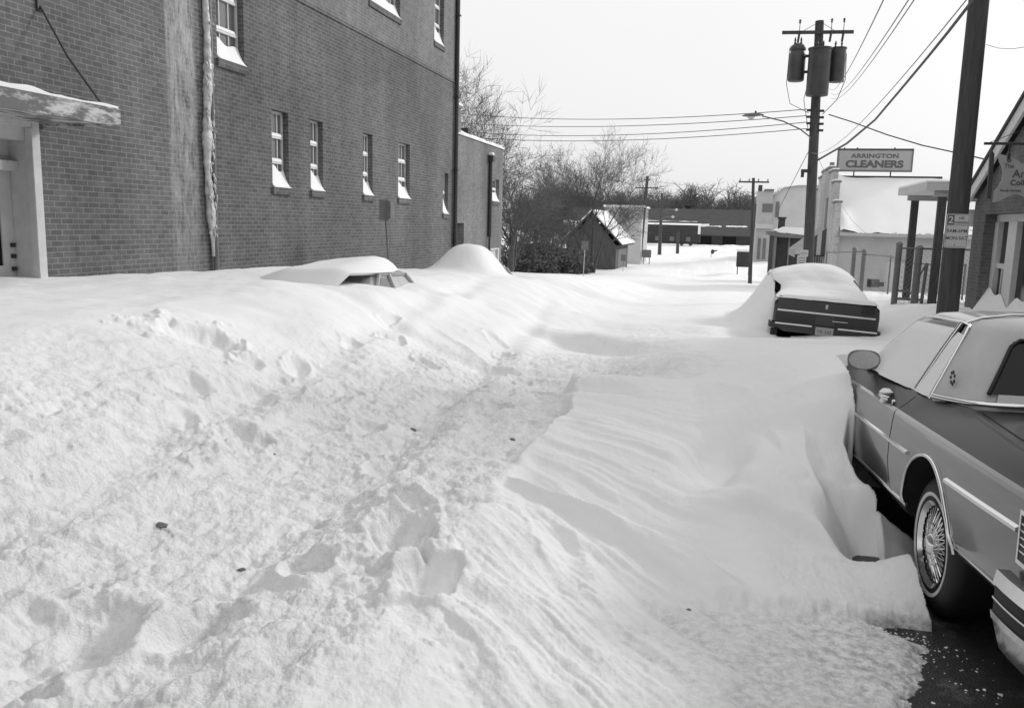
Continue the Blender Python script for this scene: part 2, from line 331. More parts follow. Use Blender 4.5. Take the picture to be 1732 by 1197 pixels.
def snow_z(x, y):
    g = gr(y)
    I = lambda *p: np.interp(y, [q[0] for q in p], [q[1] for q in p])
    zl = I((-20,1.15),(8,1.0),(12,.93),(16,.80),(20,.60),(25,.33),(32,-.17),(45,-.95),(60,-1.7),(75,-2.35),(90,-2.55),(300,-2.5))
    zlane = I((-20,.55),(0,.36),(4,.31),(6,.26),(9,.16),(12,.06),(16,-.08),(25,-.45),(40,-1.05),(60,-1.85),(74,-2.45),(300,-2.45))
    zr = I((-20,.35),(0,.24),(2.5,.15),(3.4,.11),(3.9,.12),(4.3,.19),(5.0,.29),(5.6,.38),(6.1,.44),(6.5,.47),(7.6,.44),(8.3,.34),(8.75,.30),(9.2,.42),(9.8,.36),(12,.22),(14,.05),(18,-.12),(25,-.4),(40,-1.0),(60,-1.8),(74,-2.4),(300,-2.4))
    wob = .35*(fbm(x*.5, y*.5, 3, 3))
    bL = ss(-2.2, -5.3, x+wob)
    z = zlane*(1-bL)+zl*bL
    # right side: the drift with a cut edge along the trampled lane
    edge = -1.27+.10*fbm(y*2.1, y*0+3.1, 3, 9)+.05*fbm(x*6, y*6, 2, 12)-.25*ss(6.6, 8.2, y)
    sharp = ss(3.9, 4.8, y)*(1-ss(8.0, 9.0, y)); wd = .10*sharp+1.2*(1-sharp)
    bR = ss(0, 1, (x-edge)/wd+.0)
    z = z*(1-bR)+zr*bR
    z = z+.035*fbm(x*.9, y*.9, 3, 21)+.012*fbm(x*3, y*3, 3, 23)
    # sidewalk bank on the right
    bS = ss(2.6, 4.2, x)*ss(6, 9, y)
    zs = g+.85-.25*ss(25, 40, y)+.16*fbm(x*.7, y*.7, 4, 31)
    z = z*(1-bS)+zs*bS
    # wind-carved ridges fanning to the right
    xp = x+1.25; c = (y+2.16*xp)/(1+.28*xp); c = c+.10*fbm(x*1.1, y*1.1, 2, 41)
    win = ss(-1.28, -1.1, x)*(1-ss(-.1, .35, x))*ss(4.3, 5.0, c)*(1-ss(7.3, 7.8, c))
    ph = c/.66+.28*np.sin(c*2.7+.4)+.45*fbm(x*.8, y*.7, 2, 43); fr = ph-np.floor(ph)
    amp = .024+.095*ss(.3, .75, vnoise(c*1.7, x*.9, 44))
    z = z+win*amp*(1.6*np.where(fr < .84, (fr/.84)**1.5, (1-fr)/.16)-.8)+win*(.014*fbm(c*11, x*1.1, 3, 48)+.006*fbm(c*34, x*3, 2, 49))+win*.004*np.sin(c*31+2*x)
    # broad streaks lower down the slope
    c2 = y+.95*xp+.12*fbm(x, y, 2, 45); w2 = ss(-1.3, -1.0, x)*ss(2.6, 3.4, c2)*(1-ss(4.9, 5.4, c2))*(1-ss(.3, .8, x))
    z = z+w2*.020*ss(.35, .7, vnoise(c2*2, x*1.3, 47))*np.sin(c2*12+2.5*fbm(x*2, y*2, 2, 46))+w2*(.016*fbm(c2*9, xp*1.0, 3, 58)+.006*fbm(c2*30, xp*3, 2, 59))
    # hollow with a curled lip
    def bump(cx, cy, rx, ry, rot=0.):
        dx, dy = x-cx, y-cy; cr, sr = math.cos(rot), math.sin(rot); a_, b_ = (dx*cr+dy*sr)/rx, (-dx*sr+dy*cr)/ry
        return np.exp(-(a_*a_+b_*b_)**1.6)
    z = z-.16*bump(.02, 5.52, .2, .42, -.1)+.075*bump(.30, 5.15, .13, .3, .75)+.05*bump(.12, 4.92, .2, .12, .1)
    # crest lines running towards the car
    def crest(p0, p1, h, wl, wr, soft=.25):
        p0, p1 = np.array(p0), np.array(p1); d = p1-p0; Ln = np.linalg.norm(d); d = d/Ln; nx, ny = d[1], -d[0]
        t = ((x-p0[0])*d[0]+(y-p0[1])*d[1]); s_ = (x-p0[0])*nx+(y-p0[1])*ny+.06*fbm(t*1.5, t*0, 2, 51)
        prof = np.where(s_ < 0, np.exp(s_/wl), np.exp(-s_/wr)); return h*prof*ss(-soft, soft, t)*(1-ss(Ln-soft, Ln+soft, t))
    z = z+crest((.02, 7.3), (.45, 5.45), .07, .30, .08)+crest((.34, 7.4), (.66, 4.95), .09, .35, .10)+.010*fbm((x+.22*y)*9, y*.8, 3, 56)*ss(-.1, .3, x)*ss(4.8, 5.4, y)*(1-ss(7.5, 9, y))
    # terraces further up the street
    z = z+.05*np.sin((y+.35*x+.5*fbm(x*.6, y*.25, 2, 61))*2.1)*ss(8.5, 10, y)*(1-ss(16, 22, y))*ss(-4, -2, x)
    z = z-.14*bump(-1.7, 12.3, 1.3, .35, -.45)+.07*bump(-1.9, 13.1, 1.4, .35, -.35)-.07*bump(-3.2, 9.3, 1.6, .22, -.25)
    z = z+.06*crest((-3.6, 10.2), (-1.5, 8.6), 1, .4, .1)
    # ---- near car
    u = (x-CP[0])*CF[0]+(y-CP[1])*CF[1]; v = (x-CP[0])*CR[0]+(y-CP[1])*CR[1]
    # heap over the bonnet and up the windscreen
    hw = np.interp(u, [.8,1.2,1.5,1.78,2.0,2.4,3.0,4.1,4.6,6.2,8.2], [.30,.40,.52,.84,.98,1.04,1.02,.95,.85,.66,.60])-.04*u
    ha = ss(-1.75, -.05, v)*(1-ss(2.0, 3.0, v)*.3)*ss(.7, 1.1, u)*(1-ss(6.5, 10.5, u))
    hwf = np.interp(v, [-1.75, -.9, -.3, .05, .5], [0, .6, .88, .98, 1.0])
    tgt = z+(hw*hwf-z)*ha
    z = np.where(tgt > z, tgt, z)
    # mound behind the second car
    z = z+.07*bump(1.9, 12.6, 1.5, .75)
    # moat along the door: steep inner wall, bare at the sill
    moat = ss(.1, .5, u)*(1-ss(1.35, 1.75, u))
    zt = np.interp(y+.12*fbm(x*3, y*0, 2, 68), [4.55, 4.75, 4.95, 5.2, 5.6, 6.2], [.0, .10, .29, .40, .44, .46]); wt = ss(.05, .4, x)*(1-ss(6.2, 7.2, y)); z = np.where(zt > z, z+(zt-z)*wt, z)
    k = 1-ss(.10, .42, -v+.04*fbm(x*2.2, y*2.2, 3, 71))
    fl = np.interp(u, [0, .5, .66, .80, .95, 1.06, 1.3, 1.6, 1.75], [-.06, -.06, -.02, .17, .30, .36, .42, .56, .80])-.04*u+.035*fbm(x*2, y*5, 3, 72)+.01*fbm(x*9, y*3, 3, 69)
    zm = z*(1-k)+np.minimum(z, fl)*k
    z = z*(1-moat)+zm*moat
    gw = np.interp(u, [.9, 1.05, 1.3, 1.55, 1.7], [-.04, .04, .09, .09, .03]); z = np.where((u > .9)&(u < 1.68), z-.7*ss(0, .05, v+gw+.02*fbm(u*3, u*0, 2, 74)), z)
    # block of snow left in front of the rear wheel
    yN = 4.82-.5*np.clip(x-.4, -1, .42)+.05*fbm(x*4, y*0, 3, 79)
    zb = .10-.04*ss(.6, 1.0, x)*(1-ss(4.05, 4.3, y))+.11*ss(.70, 1.05, x)*ss(4.05, 4.45, y)*(1-ss(4.45, 4.8, y))+.05*(1-ss(.2, .8, x))+.025*fbm(x*2, y*4, 3, 80)+.012*fbm(x*14, y*14, 4, 82, .7)
    z = z+.004*fbm(x*24, y*24, 3, 84, .7)*(x > -1.3)*(y < 12)
    wB = ss(.05, .5, x)*(1-ss(-.06, .05, y-yN))*ss(3.9, 4.1, y)
    z = z*(1-wB)+zb*wB
    hol = ss(.45, .75, x)*ss(-.02, .12, y-yN)*(1-ss(4.92, 5.1, y))
    z = z-.07*hol*(v < -.1)
    # bare patch north of the block
    bare1 = bump(1.0, 5.0, .34, .13, -.5)
    z = z-.20*bare1*(y > yN)
    # lower scarp of the block
    zthin = g+.05+.022*fbm(x*4, y*4, 4, 73)-.02*ss(.2, 1.0, x)
    yl = 4.02+.28*(x-.9)*(x < .9)+.05*fbm(x*7, y*2, 3, 75)+.03*fbm(x*19, y*9, 3, 76)
    kk = (1-ss(-.03, .12, y-yl))*ss(-.5, .5, x)
    z = z*(1-kk)+np.minimum(z, zthin)*kk
    # bare asphalt by the bumper
    xe = np.interp(y, [2, 3.0, 3.4, 3.67, 3.85, 3.94, 4.0, 4.04], [.6, .75, .93, 1.0, 1.06, .92, .75, .8])+.09*fbm(x*5, y*7, 5, 77, .75)
    kb = ss(-.18, .12, x-xe)*(1-ss(4.03, 4.07, y-.28*(x-.9)*(x < .9)))
    z = z-kb*.13
    z = z+.105*kb*bump(1.24, 3.97, .30, .045, .25)+.10*kb*bump(1.12, 3.88, .12, .02, .1)
    # under the car
    inside = ss(-.02, .03, v)*(u < 2.5)*(u > -3)*(v < 2.1)
    z = np.where(inside > .5, np.where((u > .60)&(u < 1.75), np.minimum(fl, .34)*(1-ss(.92, 1.05, u))-.6*np.maximum(v, 0)**.8-.02-.15*ss(.92, 1.05, u), g-.12), z)
    z = np.where((v > -.02)&(v < 2.1)&(u < -1.0)&(u > -3), g-.1, z)
    # ---- buried wagon by the brick wall (left)
    cw = bump(-6.05, 11.5, 1.15, 2.9)
    z = z+.12*np.exp(-((x+6.6)/1.1)**4-((y-12.2)/1.6)**4)
    z = np.where((x > -5.12)&(x < -3.6)&(y > 8.5)&(y < 14), z-.0, z)
    z = z+.08*np.exp(-((x+5.4)/.9)**2-((y-9.2)/1.0)**2)-.10*np.exp(-((x+4.85)/.40)**2-((y-11.9)/.6)**2)+.06*np.exp(-((x+4.3)/.6)**2-((y-11)/1.4)**2)
    z = z+.66*np.exp(-np.abs((x+5.95)/.66)**3.0-np.abs((y-19.2)/.95)**3.0)
    z = z-.2*np.exp(-((x+5.05)/.25)**2-((y-20.1)/.5)**2)
    # ---- second car hollow + ramp
    z = z-.25*bump(.75, 15.3, .75, 1.1)
    u2 = y-17.72; v2 = x-.88; w2c = np.interp(u2, [-1.3, -.9, -.4, .1, .6, 2.2, 3.6, 5], [.10, .25, .50, .92, 1.28, 1.34, .9, .5])-.40; t2 = gr(y)*.0+w2c; t2 = z+(t2-z)*np.clip(1+(v2-.05)/.95, 0, 1)**1.5*ss(-1.4, -.9, u2)*(1-ss(3.6, 5.5, u2)); z = np.where((v2 < .12)&(v2 > -.95)&(t2 > z), t2, z)
    z = np.where((x > .98)&(x < 2.8)&(y > 16.6)&(y < 21), g+.2, z)
    z = z-.22*bump(1.2, 15.9, .6, .6)
    # ---- snow piles down the street
    z = z+.6*bump(-.5, 96, 5, 7)+.5*bump(3.5, 120, 6, 10)+.35*fbm(x*.12, y*.12, 4, 81)*ss(30, 90, y)+.25*fbm(x*.5, y*.5, 4, 83)*ss(50, 90, y)*ss(-9, -4, x)
    # ---- trampled texture
    tr = (1-ss(-1.45, -1.2, x-edge-1.27+1.27))*1.0
    tr = np.where(y > 8.5, 1-ss(-1.2, .8, x), 1-ss(-.05, .12, x-edge))
    tl = ss(-5.8, -3.4, x+.6*fbm(x*.8, y*.8, 3, 91)-.25*(y-4))
    tr = tr*tl*(1-.65*ss(8, 12, y))*(1-.6*ss(14, 30, y))
    ft = (1-ss(3.1, 4.3, y+.3*x))*ss(-1.5, -1.2, x)*(1-ss(.4, 1., x)); tr = np.maximum(tr, .45*ft)
    lump = 1-2*np.abs(fbm(x*2.7, y*1.15, 5, 101, .6))
    lump2 = 1-2*np.abs(fbm(x*7, y*6, 3, 103, .55))
    ch = np.clip(1-cells(x*6+.3*lump, y*6, 7)*1.7, 0, 1)
    ch2 = np.clip(1-cells(x*15, y*14, 11)*1.6, 0, 1)*(fbm(x*2, y*2, 2, 105) > .05)
    z = z+tr*(.021*lump+.011*lump2+.016*np.minimum(ch*1.8, 1)*ss(.5, .65, vnoise(x*1.1, y*.8, 107))+.013*np.minimum(ch2*2, 1)*ss(.4, .6, vnoise(x*2.3, y*1.5, 109))+.014*fbm(x*11, y*7, 5, 108, .75)+.024*fbm((x+.25*y)*3.2, y*.5, 3, 110)-.02)
    z = z+tr*.04*fbm(x*1.1, y*.6, 3, 109)
    # ruts in the lane
    for (a0, b0, s0) in ((-2.0, .12, .16), (-3.3, .12, .18)):
        q = x-(a0+b0*(4-y)+.12*fbm(y*.6, y*0, 2, int(111-a0*10))); z = z-.05*np.exp(-(q/s0)**2)*(1-ss(13, 20, y))+.02*np.exp(-((q-.3)/.12)**2)*(y < 14)
    # left: long wind streaks
    cs = y-.55*x; z = z+.016*np.sin(cs*9+2.5*fbm(x*.9, y*.9, 3, 121))*(.5+fbm(x*1.3, y*1.3, 2, 122))*ss(-3.6, -5.2, x)*(1-ss(8.5, 10, y))*ss(4.5, 5.5, y)
    rng = np.random.RandomState(4)
    fp = [(-4.35, 6.19, .3, .25, .5, .13), (-1.5, 3.76, .13, .26, .3, .15), (-1.21, 3.32, .12, .2, .2, .16), (-2.26, 2.34, .24, .3, .4, .10), (-1.65, 4.2, .12, .2, .6, .1), (-2.07, 4.89, .12, .2, .2, .09), (-3.0, 4.7, .12, .2, .5, .09), (-.75, 4.05, .1, .3, .5, .05)]
    for i in range(26):
        yy = 2.3+9*rng.rand()**1.3; xx = -1.5-2.4*rng.rand()-.02*yy; fp.append((xx, yy, .08+.05*rng.rand(), .13+.1*rng.rand(), rng.rand()*1.2-.3, .05+.07*rng.rand()))
    for (a_, b_, rx, ry, ro, dp) in fp:
        mk = (np.abs(x-a_) < .9)&(np.abs(y-b_) < .9)
        if mk.any():
            dx, dy = x[mk]-a_, y[mk]-b_; cr, sr = math.cos(ro), math.sin(ro); q = ((dx*cr+dy*sr)/rx)**2+((-dx*sr+dy*cr)/ry)**2
            q = q*(1+.8*fbm(x[mk]*7, y[mk]*7, 3, 131)); q = np.maximum(q, 0); dp *= .75; z[mk] += -dp*np.exp(-q**2.2)+.3*dp*np.exp(-(np.sqrt(q)-1.35)**2*12)*(.5+vnoise(x[mk]*9, y[mk]*9, 133))
    thin = np.clip(1-(z-g)/.09, 0, 1)*(y < 4.6)*(x > -.6)
    thin = np.maximum(thin, .55*kk*ss(3.0, 3.7, y)*ss(-.2, .6, x))
    return z, np.clip(tr, 0, 1), thin

def build_snow():
    ax0 = math.radians(-14.6)      # compass angle of the view centre (clockwise from +Y)
    fine = np.linspace(-42, 40, 1150); coarse = np.concatenate([np.linspace(40, 318, 90)[1:-1]])
    ang = np.radians(np.concatenate([fine, coarse]))+ax0
    r = np.concatenate([[.02], np.geomspace(.7, 40, 1150), np.geomspace(40, 900, 130)[1:]])
    A, Rr = np.meshgrid(ang, r); X = Rr*np.sin(A); Y = Rr*np.cos(A)
    Z, tr, th = snow_z(X.ravel(), Y.ravel())
    na, nr = len(ang), len(r)
    V = np.stack([X.ravel(), Y.ravel(), Z], 1)
    i = np.arange(nr-1)[:, None]*na; j = np.arange(na)[None, :]; j2 = (j+1) % na
    F = np.stack([i+j, i+na+j, i+na+j2, i+j2], -1).reshape(-1, 4)[:, ::-1]
    me = bpy.data.meshes.new('snow_ground')
    me.vertices.add(len(V)); me.vertices.foreach_set('co', V.ravel().astype(np.float32))
    me.loops.add(F.size); me.loops.foreach_set('vertex_index', F.ravel().astype(np.int32))
    me.polygons.add(len(F)); me.polygons.foreach_set('loop_start', (np.arange(len(F))*4).astype(np.int32))
    me.update(calc_edges=True)
    me.polygons.foreach_set('use_smooth', np.ones(len(F), bool))
    for nm, d in (('tr', tr), ('thin', th)):
        at = me.attributes.new(nm, 'FLOAT', 'POINT'); at.data.foreach_set('value', d.astype(np.float32))
    me.materials.append(M['snow_ground'])
    ob = bpy.data.objects.new('snow_ground', me); COL.objects.link(ob); ob['kind'] = 'structure'
    # flip if needed
    if me.polygons[5000].normal.z < 0: me.flip_normals()
    return ob
build_snow()
ya = [-60, -12, 0, 10, 20, 40, 60, 74, 300, 900]
mb = MB()
for a_, b_ in zip(ya[:-1], ya[1:]):
    mb.quad((-900 if False else -12, a_, gr(a_)), (12, a_, gr(a_)), (12, b_, gr(b_)), (-12, b_, gr(b_)))
rd = mb.build('road', 'asphalt'); rd['kind'] = 'structure'
# ================================================================== left brick building
def wall_x(mb, x, y0, y1, z0, z1, holes, rev, k=0):
    "wall plane x=const with rectangular holes and reveals running to x+rev"
    ys = sorted({y0, y1, *[h[0] for h in holes], *[h[1] for h in holes]}); zs = sorted({z0, z1, *[h[2] for h in holes], *[h[3] for h in holes]})
    for i in range(len(ys)-1):
        for j in range(len(zs)-1):
            yc, zc = (ys[i]+ys[i+1])/2, (zs[j]+zs[j+1])/2
            if any(h[0] < yc < h[1] and h[2] < zc < h[3] for h in holes): continue
            mb.quad((x, ys[i], zs[j]), (x, ys[i+1], zs[j]), (x, ys[i+1], zs[j+1]), (x, ys[i], zs[j+1]), k)
    for h in holes:
        a, b, c, d = h[:4]; r = h[4] if len(h) > 4 else rev; X2 = x+r
        mb.quad((x, a, c), (X2, a, c), (X2, a, d), (x, a, d), k); mb.quad((x, b, c), (x, b, d), (X2, b, d), (X2, b, c), k)
        mb.quad((x, a, d), (X2, a, d), (X2, b, d), (x, b, d), k); mb.quad((x, a, c), (x, b, c), (X2, b, c), (X2, a, c), k)
def snow_wedge(mb, x_in, x_out, y0, y1, z, h, far=.25):
    "snow banked against a pane: high at the glass, thin at the sill edge, lower at the far side"
    n, m_ = 10, 8; vs = []
    for i in range(n+1):
        t = i/n; yy = y0+(y1-y0)*t; hh = h*(1-far*t)*(1+.12*math.sin(9*t+z*7))
        for j in range(m_+1):
            q = j/m_; xx = x_in+(x_out-x_in)*q; vs.append((xx, yy, z+.012+hh*(1-q)**1.7))
    b = len(vs)
    for i in range(n+1): vs.append((x_out, y0+(y1-y0)*i/n, z)); 
    for i in range(n+1): vs.append((x_in, y0+(y1-y0)*i/n, z))
    fs = [(i*(m_+1)+j, i*(m_+1)+j+1, (i+1)*(m_+1)+j+1, (i+1)*(m_+1)+j) for i in range(n) for j in range(m_)]
    fs += [(i*(m_+1)+m_, b+i, b+i+1, (i+1)*(m_+1)+m_) for i in range(n)]
    fs += [tuple(range(m_+1))+(b, b+n+1), tuple(n*(m_+1)+j for j in range(m_, -1, -1))+(b+2*n+1, b+n)]
    mb.add(vs, fs)
def sash_window(parent, x, y0, y1, z0, z1, setb=.12, tiers=(.33, .66), cols=2, snow=.42, sill=True, glass='glass_far', s=1, wide=False):
    "s=+1: wall faces +X (glass lies at x-setb)"
    xi = x-s*setb; f = .045; mb = MB()
    mb.box(xi-s*.05, y0, z0, xi, y0+f, z1); mb.box(xi-s*.05, y1-f, z0, xi, y1, z1)
    mb.box(xi-s*.05, y0+f, z1-f, xi, y1-f, z1); mb.box(xi-s*.05, y0+f, z0, xi, y1-f, z0+f)
    H = z1-z0
    for t in tiers: mb.box(xi-s*.045, y0+f, z0+H*t-.022, xi+s*.022, y1-f, z0+H*t+.022)
    for c in range(1, cols+1):
        yc = y0+(y1-y0)*c/(cols+1); mb.box(xi-s*.04, yc-.011, z0+f, xi-s*.005, yc+.011, z1-f)
    if wide: mb.box(xi-s*.05, (y0+y1)/2-.06, z0+f, xi+s*.01, (y0+y1)/2+.06, z1-f)
    w_ = mb.build('window', 'frame_white', parent)
    MB().box(xi-s*.035, y0+f, z0+f, xi-s*.028, y1-f, z1-f).build('pane', glass, w_)
    if sill: MB().box(xi-s*.05, y0-.04, z0-.13, x+s*.05, y1+.04, z0-.003).build('sill', 'brick', w_)
    if snow:
        sb = MB(); snow_wedge(sb, xi+s*.002, x+s*.055, y0+.004, y1-.004, z0, snow)
        for t in tiers:
            if H*t > snow*.7:
                zz = z0+H*t+.022; sb.prism([(xi-s*.02, y0+f, zz), (xi+s*.03, y0+f, zz), (xi+s*.012, y0+f, zz+.05), (xi-s*.012, y0+f, zz+.065)], (0, (y1-y0)*.8, 0))
        sb.build_parts('snow_drift', 'snow', w_, smooth=50)
    return w_

WX = -8.5
low = [(14.62, 15.24, 2.40, 3.84), (16.14, 16.70, 2.40, 3.84), (18.73, 19.28, 2.40, 3.84), (20.92, 21.74, 2.40, 3.84)]
w5 = (24.50, 24.98, 2.05, 3.28); w6 = (12.92, 13.74, 4.44, 6.5); w7 = (19.08, 20.98, 6.88, 8.6); w8 = (23.57, 24.38, 6.88, 8.6)
up2 = [(12.92, 13.74, 7.6, 9.4), (5.0, 5.82, 4.44, 6.5), (16, 17.2, 6.88, 8.6)]
door = (7.2, 8.99, .2, 2.98, -.42)
bld = thing('brick_building', 'tall dark brick building with narrow snow filled windows along the left side of the street', 'building', (-13.5, 10, 0))
mb = MB(); wall_x(mb, WX, -8, 25.55, -1.5, 12.5, low+[w5, w6, w7, w8, door]+up2, -.17)
mb.quad((WX, 25.55, -1.5), (-19, 25.55, -1.5), (-19, 25.55, 12.5), (WX, 25.55, 12.5)); mb.quad((WX, -8, -1.5), (WX, -8, 12.5), (-19, -8, 12.5), (-19, -8, -1.5))
mb.quad((-19, -8, -1.5), (-19, -8, 12.5), (-19, 25.55, 12.5), (-19, 25.55, -1.5))
mb.build('wall', 'brick', bld)
MB().box(-19.1, -8.1, 12.5, WX+.1, 25.65, 12.75).build('roof', 'plaster', bld)
# plain rendered band above the string course
mb = MB(); wall_x(mb, WX+.012, 12.0, 25.55, 6.10, 12.5, [(h[0]-.004, h[1]+.004, h[2]-.14, h[3]+.004, -.0115) for h in (w7, w8, (16, 17.2, 6.88, 8.6))]+[(12.916, 13.744, 6.105, 6.504, -.0115), (12.916, 13.744, 7.46, 9.404, -.0115)], 0)
mb.build('rendered_band', M['brick2'], bld)
MB().box(WX-.02, -8, 6.03, WX+.025, 25.56, 6.10).build('string_course', 'brick', bld)
for h in low: sash_window(bld, WX, *h)
sash_window(bld, WX, *w5, cols=1, tiers=(.5,), snow=.5)
sash_window(bld, WX, *w6, tiers=(.24, .50, .75), cols=2, snow=.36)
sash_window(bld, WX, *w7, tiers=(.5,), cols=5, snow=.4, wide=True); sash_window(bld, WX, *w8, tiers=(.3, .6), cols=1, snow=.5)
for h in up2: sash_window(bld, WX, *h)
# entrance
mb = MB()
f = .12
mb.box(WX-.06, 8.99-f, .2, WX+.03, 8.99, 2.98); mb.box(WX-.06, 7.2, .2, WX+.03, 7.2+f, 2.98); mb.box(WX-.06, 7.2+f, 2.98-f, WX+.03, 8.99-f, 2.98)
mb.box(WX-.06, 8.99-f-.03, .2, WX+.045, 8.99-f, 2.98-f)
dr = mb.build('door_surround', 'white_wood', bld, bevel=.006)
mb = MB(); mb.box(WX-.40, 8.868, .2, WX-.062, 8.985, 2.77); mb.box(WX-.40, 7.2, .2, WX-.062, 7.43, 2.77); mb.box(WX-.40, 7.43, 2.70, WX-.062, 8.867, 2.95)
mb.box(WX-.40, 7.43, 2.33, WX-.2, 8.867, 2.45)
mb.build('door_jamb', 'white_wood', bld, bevel=.004)
mb = MB(); mb.box(WX-.39, 7.43, .3, WX-.34, 7.60, 2.33); mb.box(WX-.39, 8.68, .3, WX-.34, 8.864, 2.33); mb.box(WX-.39, 7.60, .3, WX-.34, 8.68, 1.15); mb.box(WX-.39, 7.60, 2.18, WX-.34, 8.68, 2.33)
mb.box(WX-.39, 7.43, 2.45, WX-.34, 7.62, 2.70); mb.box(WX-.39, 8.66, 2.45, WX-.34, 8.864, 2.70)
d = mb.build('door', 'white_wood', bld)
MB().box(WX-.37, 7.60, 1.15, WX-.36, 8.68, 2.18).build('glass', 'glass_dark', d); MB().box(WX-.37, 7.62, 2.45, WX-.36, 8.66, 2.70).build('glass', 'glass_dark', d)
mb = MB()
for z in (1.38, 1.24, 1.08): mb.box(WX-.345, 8.79, z, WX-.30, 8.84, z+.05)
mb.build_parts('handle', 'metal_dark', d)
# canopy board over the entrance with its hanging rod
mb = MB(); mb.box(WX+.002, 4.5, 2.93, -7.462, 9.068, 2.97); mb.box(-7.46, 4.5, 2.90, -7.40, 9.15, 3.11); mb.box(WX+.002, 9.07, 2.90, -7.461, 9.13, 3.108)
for yy in np.arange(4.9, 9, .5): mb.box(WX+.002, yy, 2.972, -7.462, yy+.05, 3.05)
can = mb.build('entrance_canopy', 'peeling', None); tag(can, 'peeling white board canopy with thin snow on top over the left doorway', 'canopy')
CAo = WL[can.name]
mb = MB(); n = 60; vs = []
for i in range(n+1):
    yy = 4.5+4.63*i/n; h = .02+.035*(1+math.sin(i*.35)*.6+math.sin(i*.9+1)*.4)*(.4 if i > n-12 else 1)
    vs += [(-7.41, yy, 3.11), (-7.41, yy, 3.11+h*.8), (-7.8, yy, 3.11+h), (WX+.01, yy, 3.13+h), (WX+.01, yy, 3.06)]
mb.add(vs, [(i*5+j, i*5+j+1, (i+1)*5+j+1, (i+1)*5+j) for i in range(n) for j in range(4)])
mb.build('snow_cover', 'snow', can, smooth=60)
mb = MB(); mb.tube([(-7.43, 8.88, 3.12), (-8.0, 9.0, 3.72), (WX+.01, 9.13, 4.37)], .014, 6); mb.box(WX, 9.08, 4.30, WX+.03, 9.18, 4.46); mb.build('hanging_rod', 'metal_dark', can)
# downpipe with ice
mb = MB(); mb.tube([(WX+.07, 12.62, .3), (WX+.07, 12.62, 12.4)], .045, 10)
for z in (1.6, 3.2, 4.9, 6.6, 8.4): mb.box(WX+.002, 12.555, z, WX+.12, 12.685, z+.04)
dp = mb.build('downpipe', 'metal_grey', None, smooth=50); tag(dp, 'grey downpipe sheathed in lumpy ice beside the white frost streak on the brick wall', 'downpipe')
rng = random.Random(3); mb = MB()
segs = 190; N_ = 12; vs = []
for i in range(segs+1):
    z = 1.15+4.9*i/segs; t = i/segs
    amp = .01+.032*vnoise(np.array([z*2.3]), np.array([.3]), 5)[0]+.02*(vnoise(np.array([z*9.]),np.array([.7]),6)[0])*ss(1.2, 2.0, z); amp *= float(ss(1.1, 1.9, z))*(.55+.45*float(1-ss(4.6, 6, z)))+.02
    for j in range(N_):
        a_ = 2*math.pi*j/N_; r = .035+amp*(1+.5*vnoise(np.array([z*14.]), np.array([j*1.3]), 8)[0])
        vs.append((WX+.05+r*.8*math.cos(a_), 12.55+r*math.sin(a_)-.02+.05*math.sin(z*1.7), z))
mb.add(vs, [(i*N_+j, i*N_+(j+1) % N_, (i+1)*N_+(j+1) % N_, (i+1)*N_+j) for i in range(segs) for j in range(N_)])
for k in range(60):    # icicle nubs
    z = rng.uniform(1.5, 4.4); y = 12.55+rng.uniform(-.14, .08); L_ = rng.uniform(.04, .16)
    mb.tube([(WX+.09, y, z), (WX+.11, y+.01, z-L_*.5), (WX+.11, y, z-L_)], [.022, .016, .003], 6)
mb.build('ice', 'ice', dp, smooth=60)
mb = MB(); mb.tube([(WX+.08, 25.48, .0), (WX+.08, 25.48, 1.0)], .04, 10); mb.tube([(WX+.08, 25.48, 1.0), (WX+.08, 25.48, 12.4)], .065, 12)
for z in (1.2, 3.4, 5.6, 8): mb.box(WX, 25.39, z, WX+.16, 25.57, z+.04)
tag(mb.build('downpipe', 'metal_dark', None, smooth=50), 'dark downpipe running full height on the far corner of the tall brick building', 'downpipe')

# ------------------------------------------------------------------ two storey extension behind
EX = -8.62
ext = thing('brick_extension', 'lower flat roofed brick building joined to the far end of the tall brick building', 'building', (-12, 28.5, -1))
ew = (30.33, 31.32, 2.60, 3.42); ed = (26.12, 27.03, -1, 1.78, -.3); ed2 = (30.28, 31.45, -1.0, .86, -.12)
mb = MB(); wall_x(mb, EX, 25.56, 31.85, -2.2, 4.60, [ew, ed, ed2], -.14)
mb.quad((EX, 31.85, -2.2), (-19, 31.85, -2.2), (-19, 31.85, 4.6), (EX, 31.85, 4.6)); mb.quad((-19, 31.85, -2.2), (-19, 25.56, -2.2), (-19, 25.56, 4.6), (-19, 31.85, 4.6))
mb.quad((EX-.3, 26.12, -1), (EX-.3, 27.03, -1), (EX-.3, 27.03, 1.78), (EX-.3, 26.12, 1.78))
mb.build('wall', 'brick2', ext)
MB().box(-19, 25.57, 4.45, EX-.2, 31.8, 4.5).build('roof', 'roof_dark', ext)
mb = MB(); n = 50; vs = []
for i in range(n+1):
    yy = 25.58+6.27*i/n; h = .16+.07*math.sin(i*.41)+.05*math.sin(i*1.1)+.25*max(0, 1-abs(i-12)/6)+.12*max(0, 1-abs(i-27)/8)
    vs += [(EX+.04, yy, 4.59), (EX+.06, yy, 4.63), (EX+.01, yy, 4.66+.05*math.sin(i*.7)), (EX-.5, yy, 4.62+h), (EX-3, yy, 4.62+h*.7), (-19, yy, 4.6)]
mb.add(vs, [(i*6+j, i*6+j+1, (i+1)*6+j+1, (i+1)*6+j) for i in range(n) for j in range(5)]); mb.build('roof_snow', 'snow', ext, smooth=70)
sash_window(ext, EX, *ew, tiers=(.52,), cols=0, snow=.42)
